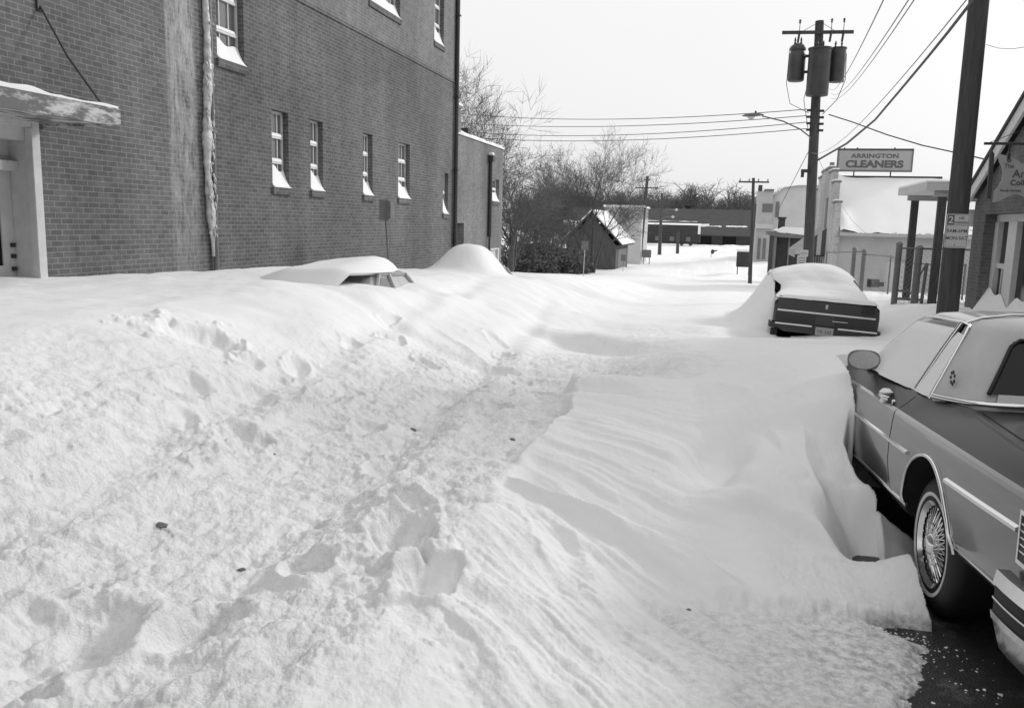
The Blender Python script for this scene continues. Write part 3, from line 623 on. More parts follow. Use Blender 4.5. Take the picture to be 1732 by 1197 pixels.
mb = MB(); mb.box(EX-.12, 30.28, -1, EX-.06, 31.3, .80); mb.box(EX-.12, 31.3, -1, EX+.03, 31.45, .86); mb.box(EX-.12, 30.28, .80, EX+.02, 31.3, .86)
mb.build('door', 'white_wood', ext)
mb = MB(); mb.box(-9.1, 26.35, 4.6, -8.72, 26.85, 5.45); mb.box(-9.14, 26.31, 5.45, -8.68, 26.89, 5.53)
ch = mb.build('chimney', 'brick2', ext); MB().box(-9.14, 26.31, 5.532, -8.68, 26.89, 5.60).build('snow_cap', 'snow', ch)
mb = MB(); mb.box(-9.2, 28.2, 4.6, -8.9, 28.6, 5.0); mb.build('roof_vent', 'metal_dark', ext)
mb = MB(); mb.tube([(EX+.08, 29.87, 1.3), (EX+.08, 29.87, 3.95), (EX+.02, 29.87, 4.1)], .07, 10); mb.tube([(EX+.08, 29.87, -.6), (EX+.08, 29.87, 1.3)], .04, 8); mb.box(EX, 29.72, 4.0, EX+.2, 30.02, 4.2)
pp = mb.build('downpipe', 'metal_dark', None, smooth=50); tag(pp, 'short dark downpipe with a box head on the brick extension', 'downpipe')
MB().box(EX, 29.74, 4.2, EX+.18, 30.0, 4.32).build('snow_cap', 'snow', pp, bevel=.03)

# ------------------------------------------------------------------ right: gabled brick shop
shop = thing('gabled_shop', 'small brick shop with a pale gable board and snowy recessed front windows on the right', 'building', (8, 15.5, 0))
SX = 5.0; ye, yr = 19.9, 14.0; zr0, zr1 = 2.62, 5.35
hole = (12.2, 19.08, .30, 2.24)
mb = MB(); wall_x(mb, SX, 8.1, ye, -1.2, 2.5, [hole], .28)
mb.add([(SX, 8.1, 2.5), (SX, ye, 2.5), (SX, yr, zr1-.1)], [(0, 1, 2)])
mb.quad((SX, ye, -1.2), (12, ye, -1.2), (12, ye, 2.5), (SX, ye, 2.5)); mb.quad((SX, 8.1, -1.2), (12, 8.1, -1.2), (12, 8.1, 2.5), (SX, 8.1, 2.5))
mb.quad((12, 8.1, -1.2), (12, ye, -1.2), (12, ye, 2.5), (12, 8.1, 2.5)); mb.add([(12, 8.1, 2.5), (12, ye, 2.5), (12, yr, zr1-.1)], [(0, 1, 2)])
mb.build('wall', 'brick_shop', shop)
# barge boards + roof (rise 1.27 m over 2.52 m as measured on the rake)
sl_ = (3.97-2.70)/(19.39-16.87); pk = 2.62+(20.1-14.0)*sl_
mb = MB()
for sgn in (1, -1):
    y_e = 14.0+sgn*6.15; p = [(SX-.16, y_e, 2.36), (SX-.16, y_e, 2.62-.02), (SX-.16, 14.0, pk), (SX-.16, 14.0, pk-.30)]
    mb.prism(p, (.05, 0, 0))
mb.prism([(SX-.16, 20.1, 2.36), (SX-.16, 20.16, 2.36), (SX-.16, 20.16, 2.0), (SX-.16, 20.1, 2.0)], (.3, 0, 0))
mb.build_parts('barge_board', 'frame_white', shop)
mb = MB(); mb.add([(SX, 8.1, 2.5), (SX, 19.9, 2.5), (SX, 14, pk-.28)], [(0, 1, 2)]); mb.build('gable', 'brick_shop', shop).location.x -= .004
mb = MB()
for sgn in (1, -1): mb.prism([(SX-.2, 14+sgn*6.2, 2.60), (SX-.2, 14+sgn*6.2, 2.66), (SX-.2, 14, pk+.06), (SX-.2, 14, pk)], (7.3, 0, 0))
mb.build_parts('roof_slope', 'roof_dark', shop)
mb = MB()
mb.box(SX+.28, 12.2, .3, SX+.34, 19.08, .62); mb.box(SX+.22, 12.2, 2.10, SX+.34, 19.08, 2.24)
for (a_, b_) in ((18.86, 19.08), (17.72, 18.22), (15.7, 15.95), (14.2, 14.4)): mb.box(SX+.20, a_, .3, SX+.34, b_, 2.10)
mb.box(SX+.24, 18.22, 1.18, SX+.33, 18.86, 1.28); mb.box(SX+.25, 18.5, .6, SX+.32, 18.54, 1.18)
wn = mb.build('shop_window', 'frame_white', shop, bevel=.004)
MB().box(SX+.30, 12.2, .62, SX+.305, 19.0, 2.10).build('pane', 'glass_dark', wn)
mb = MB()
for (a_, b_, h) in ((12.2, 19.08, .34), ):
    n = 90; vs = []
    for i in range(n+1):
        yy = a_+(b_-a_)*i/n; hh = h+.10*math.sin(yy*3.1)+.07*math.sin(yy*7.3+1); 
        vs += [(SX-.06, yy, .22), (SX-.05, yy, .30), (SX+.06, yy, .30+hh*.45), (SX+.19, yy, .30+hh)]
    mb.add(vs, [(i*4+j, i*4+j+1, (i+1)*4+j+1, (i+1)*4+j) for i in range(n) for j in range(3)])
mb.build('snow_drift', 'snow', wn, smooth=70)
# things seen dimly inside the shop window
mb = MB(); mb.box(SX+.5, 16.2, .3, SX+.9, 17.0, .95); mb.lathe([(.0, .95), (.09, .97), (.11, 1.15), (.05, 1.3), (.07, 1.36), (.0, 1.5)], (SX+.65, 16.7, 0), 2, 12); mb.box(SX+.6, 15.9, 1.6, SX+.62, 17.5, 1.63)
tag(mb.build('window_display', 'wall_mid', None), 'pale vase on a stand dimly seen behind the glass of the gabled shop window', 'shop display')
# hanging shop sign
sg = thing('hanging_shop_sign', 'scalloped wooden shop sign with old fashioned lettering hanging from an iron bar by the gable', 'shop sign', (4.5, 15, 2.4))
MB().tube([(3.80, 15, 3.26), (5.0, 15, 3.255)], .022, 8).build('bracket', 'metal_dark', sg)
mb = MB()
for xx in (4.17, 4.83): mb.tube([(xx, 15, 3.25), (xx, 15, 3.04)], .013, 6); mb.box(xx-.02, 14.985, 3.02, xx+.02, 15.015, 3.1)
mb.tube([(3.86, 15, 3.27), (5.0, 15, 3.75)], .005, 5)
mb.build_parts('hook', 'metal_dark', sg)
top = []; bot = []
for i in range(41):
    t = i/40; xx = 4.02+.98*t
    top.append((xx, 15.0, 3.075-.055*(1-math.cos(2*math.pi*t*1.0))/1+.02*math.cos(2*math.pi*t)))
    bot.append((xx, 15.0, 2.40+.065*(math.sin(2*math.pi*(t*1.6)-1.7)+.3)))
notch = [(4.02, 15, 2.52), (4.075, 15, 2.60), (4.115, 15, 2.70), (4.12, 15, 2.80), (4.09, 15, 2.90), (4.05, 15, 2.97)]
mb = MB(); mb.prism(bot+top[::-1]+notch[::-1], (0, .03, 0)); mb.build('board', 'sign_board', sg)
mb = MB(); mb.prism([(3.985, 14.98, 2.40), (3.93, 14.98, 2.41), (3.925, 14.98, 2.39), (3.90, 14.98, 3.10), (3.925, 14.98, 3.15), (3.96, 14.98, 3.10)], (0, .06, 0)); mb.build('side_slat', 'dark_wood', sg)
def stext(b, size, x_, z_, **k): return text_part(b, size, (x_, 14.996, z_), ROT_FRONT, k.pop('m', 'sign_ink'), sg, align='LEFT', **k)
stext('The', .09, 4.12, 2.885, m='sign_ink_soft'); stext('Village', .09, 4.33, 2.95, m='sign_ink_soft')
stext('Antique', .17, 4.25, 2.74, bold=.008); stext('Collectables', .12, 4.23, 2.62, bold=.018); stext('Family Owned', .05, 4.10, 2.52, m='sign_ink_soft')
mb = MB()
for k in range(6):
    a_ = k*math.pi/3; mb.lathe([(.012, 0), (.012, .004)], (4.18+.022*math.cos(a_), 14.994, 3.0+.022*math.sin(a_)), 1, 8)
mb.build('flower_mark', 'sign_ink', sg)

# ------------------------------------------------------------------ porch roof beyond the shop
po = thing('porch', 'flat wooden porch roof on dark posts just beyond the gabled shop', 'porch', (5.6, 22.5, -.8))
mb = MB(); mb.box(4.44, 22.0, 2.84, 7.5, 25.5, 3.02); mb.build('roof', 'canvas', po)
mb = MB(); mb.box(4.66, 22.12, 2.70, 7.5, 22.26, 2.838); mb.box(4.66, 25.2, 2.70, 7.5, 25.34, 2.838); mb.build_parts('beam', 'wall_light', po)
MB().box(4.76, 22.12, -1.1, 4.94, 22.26, 2.70).build('post', 'dark_wood', po)
MB().box(4.76, 25.2, -1.2, 4.94, 25.34, 2.70).build('post', 'dark_wood', po)
MB().box(5.03, 22.3, -1.1, 5.10, 22.37, 2.83).build('post', 'frame_white', po)
MB().box(5.31, 22.3, -1.1, 5.39, 22.37, 2.83).build('post', 'frame_white', po)
MB().box(4.42, 21.98, 3.022, 7.5, 25.5, 3.07).build('roof_snow', 'snow', po, bevel=.015)
# back panel building to which the porch belongs
fb = thing('back_building', 'low pale building behind the porch and the near shop', 'building', (9.6, 25, -1))
MB().box(7.6, 20.6, -1.2, 11.5, 26, 2.8).build('wall', 'wall_light', fb); MB().box(7.5, 20.5, 2.803, 11.6, 26.1, 3.0).build('roof', 'snow', fb)

# unseen brick store beside and behind the camera, added to darken the right-hand snow
nb = thing('unseen_brick_store', 'unseen plain two storey brick store next to the gabled shop, added to darken the right side', 'building', (9, -4, 0))
MB().box(5.2, -16, -.5, 14, 7.9, 7.4).build('wall', 'brick_shop', nb); MB().box(5.05, -16.1, 7.4, 14.1, 8.0, 7.7).build('coping', 'wall_mid', nb)
# ------------------------------------------------------------------ cleaners
cl_ = thing('cleaners_building', 'cleaners shop with white brick stepped front and a big snow covered roof', 'building', (8, 49, -1.6))
cx0 = 4.82; cy0, cy1 = 43.2, 54.8
steps = [(43.2, 44.3, 3.15), (44.3, 45.4, 4.15), (45.4, 47.0, 4.75), (47.0, 51.0, 5.0), (51, 52.6, 4.75), (52.6, 53.7, 4.15), (53.7, 54.8, 3.15)]
mb = MB()
for a_, b_, h in steps: mb.box(cx0, a_, -2.4, cx0+.25, b_, h)
mb.box(cx0-.002, 43.15, 1.2, cx0+.3, 43.198, 1.55)
mb.build('front_wall', 'brick_white', cl_)
mb = MB(); sc = MB()
for a_, b_, h in steps: mb.box(cx0-.05, a_-.03, h+.002, cx0+.3, b_+.03, h+.09); sc.box(cx0-.04, a_-.02, h+.092, cx0+.29, b_+.02, h+.17)
mb.box(cx0+.05, 47.5, 5.09, cx0+.25, 47.9, 5.35)
mb.build_parts('coping', 'wall_mid', cl_); sc.build_parts('coping_snow', 'snow', cl_, bevel=.02)
mb = MB(); mb.box(cx0+.26, 43.4, -2.4, 14, 54.6, 1.70); mb.build('side_wall', 'wall_light', cl_)
mb = MB(); mb.add([(14, 43.4, 1.70), (14, 54.6, 1.70), (14, 49, 4.5), (cx0+.27, 43.4, 1.7), (cx0+.27, 54.6, 1.7), (cx0+.27, 49, 4.5)], [(0, 1, 2), (3, 4, 5)]); mb.build('gable', 'wall_light', cl_)
nx_, ny_ = 60, 24
def slopesheet(y0, z0, y1, z1):
    vs = []
    for i in range(nx_+1):
        for j in range(ny_+1):
            xx = 5.1+9.1*i/nx_; q = j/ny_; yy = y0+(y1-y0)*q
            e_ = .03*math.sin(i*.7)+.02*math.sin(i*1.9) if j == 0 else 0
            bl = .25*math.exp(-((xx-5.3)/.35)**2)*(.5+.5*math.sin(q*9))
            vs.append((xx, yy, z0+(z1-z0)*q+.14+e_+bl+.03*fbm(np.array([xx*1.2]), np.array([yy*1.1]), 3, 5)[0]))
    return vs, [(i*(ny_+1)+j, (i+1)*(ny_+1)+j, (i+1)*(ny_+1)+j+1, i*(ny_+1)+j+1) for i in range(nx_) for j in range(ny_)]
mb = MB(); mb.add(*slopesheet(43.0, 1.62, 49.0, 4.55)); mb.add(*slopesheet(55.0, 1.62, 49.0, 4.55)); mb.build('roof_snow', 'snow', cl_, smooth=60)
mb = MB(); mb.prism([(5.09, 43.0, 1.60), (5.09, 43.0, 1.74), (5.09, 49, 4.66), (5.09, 49, 4.55)], (9.1, 0, 0)); mb.prism([(5.09, 55.0, 1.60), (5.09, 55.0, 1.74), (5.09, 49, 4.66), (5.09, 49, 4.55)], (9.1, 0, 0)); mb.build('roof', 'wall_light', cl_)
MB().box(5.1, 48.93, 4.62, 10.6, 49.07, 4.76).build('ridge_rail', 'metal_dark', cl_)
w_ = MB().box(cx0-.03, 46.6, 1.6, cx0-.002, 47.5, 3.5).build('window', 'wall_mid', cl_); 
mb = MB(); mb.box(cx0-.02, 46.6, -1.5, cx0-.003, 51.5, .55); w_ = mb.build('shop_front', 'glass_dark', cl_)
mb = MB()
for yy in (46.5, 47.6, 48.8, 50.2, 51.5): mb.box(cx0-.06, yy, -1.6, cx0-.022, yy+.1, .6)
mb.build_parts('mullion', 'frame_white', w_)
aw = thing('striped_awning', 'striped shop awning sloping out from the white brick front of the cleaners', 'awning', (4.3, 48, .6))
ya0, ya1 = 46.2, 51.0; za, zb, zv = 1.95, .78, .52; xa, xb = cx0-.01, 3.35
mb = MB()
nst = 7
for i in range(nst):      # near end triangle in stripes
    x0_, x1_ = xa+(xb-xa)*i/nst, xa+(xb-xa)*(i+1)/nst; z0_, z1_ = za+(zb-za)*i/nst, za+(zb-za)*(i+1)/nst
    mb.prism([(x0_, ya0, zv), (x1_, ya0, zv), (x1_, ya0, z1_), (x0_, ya0, z0_)], (0, .03, 0), k=(0 if i % 2 == 0 else 1) if i < 5 else 1)
ns2 = 20
for i in range(ns2):
    a_, b_ = ya0+.03+(ya1-ya0-.03)*i/ns2, ya0+.03+(ya1-ya0-.03)*(i+1)/ns2
    mb.prism([(xa, a_, za), (xb, a_, zb), (xb, a_, zb-.03), (xa, a_, za-.03)], (0, b_-a_, 0), k=i % 2)
    mb.prism([(xb, a_, zb-.03), (xb, a_, zv-.06-.05*(i % 2)), (xb+.02, a_, zv-.06-.05*(i % 2)), (xb+.02, a_, zb-.03)], (0, b_-a_, 0), k=i % 2)
mb.build('canvas', ['stripe_dark', 'canvas'], aw)
MB().tube([(xa, ya0-.02, zv), (xb, ya0-.02, zv)], .04, 6).build('frame_bar', 'metal_dark', aw)
# roof sign
rs = thing('cleaners_sign', 'framed rooftop sign reading ARRINGTON CLEANERS on two short posts above the snowy roof', 'sign', (7.25, 49, 4.7))
MB().box(5.40, 48.98, 5.03, 9.06, 49.2, 6.14).build('panel', 'sign_grey', rs)
mb = MB(); mb.box(5.35, 48.94, 6.10, 9.11, 49.22, 6.18, 0); mb.box(5.35, 48.95, 4.98, 9.11, 49.22, 5.06, 1); mb.box(5.35, 48.95, 5.06, 5.42, 49.22, 6.10, 1); mb.box(9.04, 48.95, 5.06, 9.11, 49.22, 6.10, 1)
for xx in (5.65, 6.3, 8.15): mb.box(xx, 49.0, 6.18, xx+.06, 49.1, 6.24, 0)
mb.build('frame', ['metal_dark', 'metal_grey'], rs)
for xx in (6.22, 8.05): MB().box(xx, 49.03, 4.7, xx+.06, 49.1, 4.98).build('post', 'metal_dark', rs)
text_part('ARRINGTON', .30, (7.22, 48.975, 5.70), ROT_FRONT, 'sign_ink', rs, sx=1.30, bold=.035, space=1.05)
text_part('CLEANERS', .50, (7.22, 48.975, 5.21), ROT_FRONT, 'sign_ink', rs, sx=1.22, bold=.048, space=1.0)

# ------------------------------------------------------------------ small dark shop, pale hall and two storey block
ds = thing('dark_shop', 'small dark timber shop with a snowy lean to roof behind the transformer pole', 'building', (4.2, 63, -2))
mb = MB(); mb.box(3.1, 62.0, -2.6, 5.6, 66, 1.35); mb.build('wall', 'wall_dark', ds)
MB().box(2.72, 61.6, -2.6, 2.98, 61.9, 1.62).build('post', 'dark_wood', ds); MB().box(3.02, 61.6, -2.6, 3.2, 61.8, 1.5).build('post', 'wall_mid', ds); MB().box(4.0, 61.9, -2.6, 4.1, 61.99, 1.3).build('post', 'wall_mid', ds)
MB().prism([(2.6, 61.5, 1.66), (3.2, 61.5, 1.66), (5.7, 61.5, 1.36), (5.7, 61.5, 1.20), (3.4, 61.5, 1.28), (2.6, 61.5, 1.40)], (0, 4.7, 0)).build('roof', 'wall_mid', ds)
MB().prism([(3.05, 61.45, 1.70), (3.6, 61.45, 2.0), (5.2, 61.5, 1.95), (5.75, 61.5, 1.38), (3.3, 61.45, 1.60)], (0, 4.7, 0)).build('roof_snow', 'snow', ds, bevel=.04)
mb = MB(); mb.box(3.3, 63, 1.7, 3.75, 63.5, 2.55); mb.box(3.24, 62.94, 2.55, 3.81, 63.56, 2.68); mb.build('chimney', 'wall_dark', ds)
tb = thing('corner_block', 'pale two storey block with a flat roof and one upper window down the street', 'building', (3.9, 106, -2.4))
MB().box(3.0, 105, -3, 4.7, 112, 6.2).build('wall', 'wall_light', tb)
MB().box(3.7, 104.8, 6.2, 4.75, 112, 6.45).build('coping', 'wall_mid', tb); MB().box(2.95, 104.9, 6.202, 3.4, 105.4, 6.9).build('chimney', 'wall_dark', tb)
w_ = MB().box(3.55, 104.93, 3.75, 4.75, 104.998, 4.75).build('window', 'wall_mid', tb); MB().box(3.65, 104.91, 3.85, 4.65, 104.928, 4.65).build('pane', 'glass_far', w_)
for xx in (3.3, 3.9): MB().box(xx, 104.93, -1.8, xx+.35, 104.998, .7).build('door', 'wall_mid', tb)
MB().prism([(3.0, 104.99, 2.4), (3.0, 104.2, 1.95), (3.0, 104.2, 1.85), (3.0, 104.99, 1.85)], (1.9, 0, 0)).build('canopy', 'canvas', tb)
hl = thing('pale_hall', 'large pale hall with a low curved gable beside the two storey block', 'building', (9, 109, -2.4))
prof = [(4.72, -3), (4.72, 5.2), (5.1, 5.9), (5.9, 6.6), (7.5, 6.85), (13, 6.85), (13, -3)]
MB().prism([(p[0], 105.6, p[1]) for p in prof], (0, 14, 0)).build('wall', 'wall_pale', hl)
MB().prism([(4.6, 105.3, 5.2), (5.05, 105.3, 6.0), (5.85, 105.3, 6.72), (7.5, 105.3, 6.98), (13, 105.3, 6.98), (13, 105.3, 6.86), (7.5, 105.3, 6.86), (5.9, 105.3, 6.61), (5.1, 105.3, 5.91), (4.7, 105.3, 5.2)], (0, 14.4, 0)).build('roof', 'wall_light', hl)
MB().box(5.1, 105.5, 3.2, 5.5, 105.598, 5.0).build('window', 'wall_mid', hl)

# ------------------------------------------------------------------ shed, white building, warehouse, boxcar
sh = thing('shed', 'small dark shed with a snow covered gable roof among the bare trees', 'shed', (-12.6, 85, -2.5))
MB().box(-15.2, 80.3, -3, -10.4, 90, -.1).add([(-15.2, 80.3, -.1), (-10.4, 80.3, -.1), (-12.8, 80.3, 2.75), (-15.2, 90, -.1), (-10.4, 90, -.1), (-12.8, 90, 2.75)], [(0, 1, 2), (3, 4, 5)]).build('wall', 'shed_wall', sh)
mb = MB()
for sgn in (1, -1):
    xr = -12.8; xe_ = -12.8+sgn*3.0; mb.prism([(xr, 79.8, 2.9), (xe_, 79.8, -.15), (xe_, 79.8, -.02), (xr, 79.8, 3.08)], (0, 10.7, 0))
mb.build('roof', 'wall_dark', sh); mb = MB()
for sgn in (1, -1): mb.prism([(-12.8, 79.75, 3.085), (-12.8+sgn*3.05, 79.75, -.015), (-12.8+sgn*3.0, 79.75, .14), (-12.8, 79.75, 3.28)], (0, 10.8, 0))
mb.build('roof_snow', 'snow', sh, bevel=.03)
MB().box(-10.398, 82, -2.6, -10.37, 88.5, -.5).build('door', 'wall_mid', sh)
wb = thing('white_building', 'narrow plain white building behind the shed', 'building', (-12, 104, -2.5))
MB().box(-14.5, 100, -3, -10.1, 108, 3.9).build('wall', 'wall_pale', wb); MB().box(-14.7, 99.8, 3.9, -9.9, 108.2, 4.15).build('roof', 'snow', wb)
MB().box(-13.3, 99.93, .8, -12.5, 99.998, 2.0).build('window', 'wall_mid', wb)
wh = thing('warehouse', 'long low dark roofed warehouse with open loading doors across the end of the street', 'warehouse', (-10, 215, -3))
mb = MB(); y = 212
ops = [(-7.6, -4.2), (-1.6, 1.6), (4.6, 7.6)]
xs = sorted([-42, 16]+[q for o_ in ops for q in o_])
for a_, b_ in zip(xs[:-1], xs[1:]):
    if (a_, b_) in ops: continue
    mb.box(a_, y, -3.3, b_, y+.3, .8)
mb.box(-42, y+18, -3.3, 16, y+18.3, 3); mb.box(-42, y+.3, -3.3, -41.7, y+18, 3); mb.box(15.7, y+.3, -3.3, 16, y+18, 3)
mb.build('wall', 'wall_mid', wh)
for a_, b_ in ops: MB().box(a_, y+.35, -3.2, b_, y+.45, .6).build('loading_door', 'wall_dark', wh)
MB().prism([(-44, y-3.5, .0), (-44, y+9, 6.3), (-44, y+9.4, 6.3), (-44, y+21, .0), (-44, y+21, -.3), (-44, y-3.5, -.25)], (62, 0, 0)).build('roof', 'roof_dark', wh)
mb = MB(); rg = random.Random(8)
def rp(xa_, xb_, t0, t1):
    P = lambda xx, t: (xx, y-3.5+12.5*t, 6.3*t+.03+.02)
    n = 14; vs = [];
    for i in range(n+1):
        xx = xa_+(xb_-xa_)*i/n; j1, j2 = rg.uniform(-.012, .012), rg.uniform(-.012, .012); vs += [P(xx, t0+j1), P(xx, max(t1+j2, t0+j1+.003))]
    mb.add(vs, [(2*i, 2*i+1, 2*i+3, 2*i+2) for i in range(n)])
rp(-44, -21, .33, .44); rp(-22, -5, .32, .40); rp(-43, -10, .27, .30); rp(-9, -2, .30, .34); rp(-1, 4, .31, .36); rp(-30, -8, .47, .49)
mb.build('roof_snow', 'snow', wh)
bc = thing('boxcar', 'dark railway boxcar with a snow lined roof standing before the warehouse', 'boxcar', (-14, 198, -2.6))
mb = MB(); mb.box(-24, 196, -1.7, -6.5, 199, 2.15); mb.build('body', 'wall_dark', bc)
mb = MB(); mb.prism([(-24.1, 195.9, 2.15), (-24.1, 197.5, 2.55), (-24.1, 199.1, 2.15)], (17.7, 0, 0)); mb.box(-7.0, 195.85, .2, -6.45, 195.99, 2.15); mb.build('roof_snow', 'snow', bc)
for xx in (-16.5, -13.2, -9.6): MB().box(xx, 195.93, -1.5, xx+1.0, 195.998, -.5).build('placard', 'wall_mid', bc)
for xx in (-22, -20, -10.5, -8.5): MB().lathe([(.45, 0), (.45, .15)], (xx, 196.2, -2.05), 1, 14).build('wheel', 'metal_dark', bc)
# distant sheds to close the right hand horizon
fr_ = thing('far_store', 'plain grey store building far behind the pale hall', 'building', (26, 150, -3))
MB().box(15, 140, -3.5, 45, 160, 2.5).build('wall', 'wall_mid', fr_); MB().box(14.8, 139.8, 2.5, 45.2, 160.2, 2.9).build('roof', 'snow', fr_)
# ================================================================== poles, wires, signs
def upole(name, label, x, y, zb, zt, r0, r1, lean=(0, 0), group=None, arms=(), cat='utility pole'):
    t = thing(name, label, cat, (x, y, zb), group)
    MB().tube([(x, y, zb-.4), (x+lean[0]*.5, y, (zb+zt)/2), (x+lean[0], y+lean[1], zt)], [r0, (r0+r1)/2, r1], 16).build('pole', 'pole_wood', t, smooth=50)
    for (z, xa, xb, th) in arms:
        fx = x+lean[0]*(z-zb)/(zt-zb)
        c = MB(); c.box(fx+xa, y-th-r1, z-th, fx+xb, y-r1+.002, z+th); ca = c.build('crossarm', 'dark_wood', t)
        m_ = MB()
        for q in np.linspace(xa+.08, xb-.08, 4 if xb-xa > 1 else 2): m_.lathe([(.02, 0), (.045, .03), (.03, .08), (.045, .12), (.0, .17)], (fx+q, y-th/2-r1, z+th), 2, 10)
        m_.build('insulator', 'metal_grey', ca)
    return t
TPX, TPY = 2.44, 29.0
def tx(z): return 2.31+(8.23-z)*(2.52-2.31)/(8.23-1.06)
tp = thing('transformer_pole', 'tall utility pole carrying three transformer cans and a street lamp near the middle right', 'utility pole', (2.55, TPY, -.6))
MB().tube([(tx(-1.6), TPY, -1.6), (tx(3), TPY, 3), (tx(8.3), TPY, 8.3)], [.175, .16, .13], 18).build('pole', 'pole_wood', tp, smooth=50)
ca = MB().prism([(1.2, TPY-.19, 7.90), (1.2, TPY-.19, 8.0), (3.32, TPY-.19, 7.96), (3.32, TPY-.19, 7.86)], (0, .06, 0)).build('crossarm', 'dark_wood', tp)
mb = MB()
for xx in (1.72, 2.66, 3.02):
    mb.tube([(xx, TPY-.22, 7.93), (xx-.03, TPY-.24, 7.62)], .035, 8); mb.tube([(xx, TPY-.16, 7.95), (xx, TPY-.16, 8.25)], .012, 6); mb.lathe([(.0, .0), (.04, .02), (.025, .06), (.04, .1), (0, .14)], (xx, TPY-.16, 8.2), 2, 8)
mb.tube([(1.78, TPY-.19, 7.95), (2.3, TPY-.14, 8.25)], .008, 5); mb.tube([(2.8, TPY-.19, 7.93), (2.32, TPY-.14, 8.25)], .008, 5)
mb.build('insulator', 'metal_dark', ca)
def can(cx_, cy_, z0, z1, r, cap=True):
    m_ = MB(); H = z1-z0
    if cap: pr = [(0, 0), (r*.85, 0), (r*.97, .03), (r, .07), (r, H*.70), (r*.98, H*.72), (r*.86, H*.79), (r*.85, H*.82), (r*.97, H*.83), (r*.97, H*.88), (r*.9, H*.93), (r*.5, H), (0, H)]
    else: pr = [(0, 0), (r*.97, 0), (r, .03), (r, H*.95), (r*1.08, H*.955), (r*1.08, H*.99), (r*.6, H*1.0), (0, H)]
    m_.lathe(pr, (cx_, cy_, z0), 2, 22); c_ = m_.build('transformer', 'transformer', tp, smooth=45)
    m_ = MB()
    for dx in (-.1, .08): m_.lathe([(.0, 0), (.025, 0), (.04, .04), (.02, .08), (.035, .12), (.015, .2), (.0, .22)], (cx_+dx, cy_-.05, z1-.02), 2, 8)
    m_.build('bushing', 'metal_dark', c_); return c_
can(1.72, TPY-.05, 6.48, 7.62, .255); can(2.36, TPY-.42, 5.98, 7.42, .335, False); can(2.93, TPY-.05, 6.44, 7.48, .235, False)
mb = MB(); mb.box(1.95, TPY-.1, 6.72, 2.3, TPY-.04, 6.8); mb.box(1.95, TPY-.1, 7.2, 2.3, TPY-.04, 7.28); mb.box(2.4, TPY-.1, 7.1, 2.75, TPY-.04, 7.18)
for i, z in enumerate((5.55, 5.35, 5.15, 4.95)):
    mb.box(tx(z)-.26, TPY-.12, z, tx(z)-.14, TPY-.04, z+.07); mb.box(tx(z)+.14, TPY-.12, z-.02, tx(z)+.26, TPY-.04, z+.05)
mb.box(tx(3.9)-.35, TPY-.2, 3.65, tx(3.9)-.1, TPY-.05, 3.75); mb.tube([(tx(3.8)-.3, TPY-.12, 3.5), (tx(3.8)-.3, TPY-.12, 3.75)], .05, 8)
mb.build_parts('bracket', 'metal_dark', tp)
# drop leads from the cans
mb = MB()
def sag(p0, p1, s, n=14): return [np.array(p0)*(1-i/n)+np.array(p1)*(i/n)-np.array([0, 0, 4*s*(i/n)*(1-i/n)]) for i in range(n+1)]
mb.tube([(1.47, TPY-.05, 7.5), (1.45, TPY-.05, 6.4), (1.6, TPY-.05, 5.8), (tx(5.5)-.2, TPY-.08, 5.5)], .01, 5); mb.tube([(2.1, TPY-.4, 6.6), (2.0, TPY-.2, 5.9), (tx(5)-.2, TPY-.08, 5.0)], .01, 5)
mb.tube([(3.17, TPY-.05, 7.3), (3.2, TPY-.05, 6.5), (3.0, TPY-.08, 5.9), (tx(5.3)+.2, TPY-.08, 5.45)], .012, 5)
mb.build_parts('lead_wire', 'wire', tp)
def head(m_, xs_, z): pass
mb = MB(); mb.tube([(tx(4.3), TPY, 4.3), (tx(4.6)-.12, TPY-.1, 4.75), (1.95, TPY-.3, 4.98), (1.4, TPY-.55, 5.2), (.75, TPY-.8, 5.33)], .022, 8)
sl2 = thing('street_lamp', 'cobra head street lamp on a curved arm reaching left from the transformer pole', 'street lamp', (2.4, TPY, 4.3))
mb.build('arm', 'metal_grey', sl2, smooth=60)
vs = []; n = 16
for i in range(n+1):
    t = i/n; xx = .80-.66*t; rr = .11*math.sin(math.pi*min(.98, max(.03, t)))**.6
    for j in range(12):
        a_ = 2*math.pi*j/12; vs.append((xx, TPY-.8-.03+rr*math.cos(a_), 5.34+.02+(rr*.75*math.sin(a_) if math.sin(a_) > 0 else rr*.35*math.sin(a_))-.03*t))
MB().add(vs, [(i*12+j, i*12+(j+1) % 12, (i+1)*12+(j+1) % 12, (i+1)*12+j) for i in range(n) for j in range(12)]).build('lamp_head', 'metal_grey', sl2, smooth=60)
MB().lathe([(0, -.1), (.09, -.06), (.12, 0), (0, .01)], (.42, TPY-.83, 5.31), 2, 14).build('lens', 'sign_white', sl2, smooth=60)
MB().lathe([(0.03, 0), (.03, .06), (0, .07)], (.55, TPY-.83, 5.42), 2, 8).build('photocell', 'metal_dark', sl2)
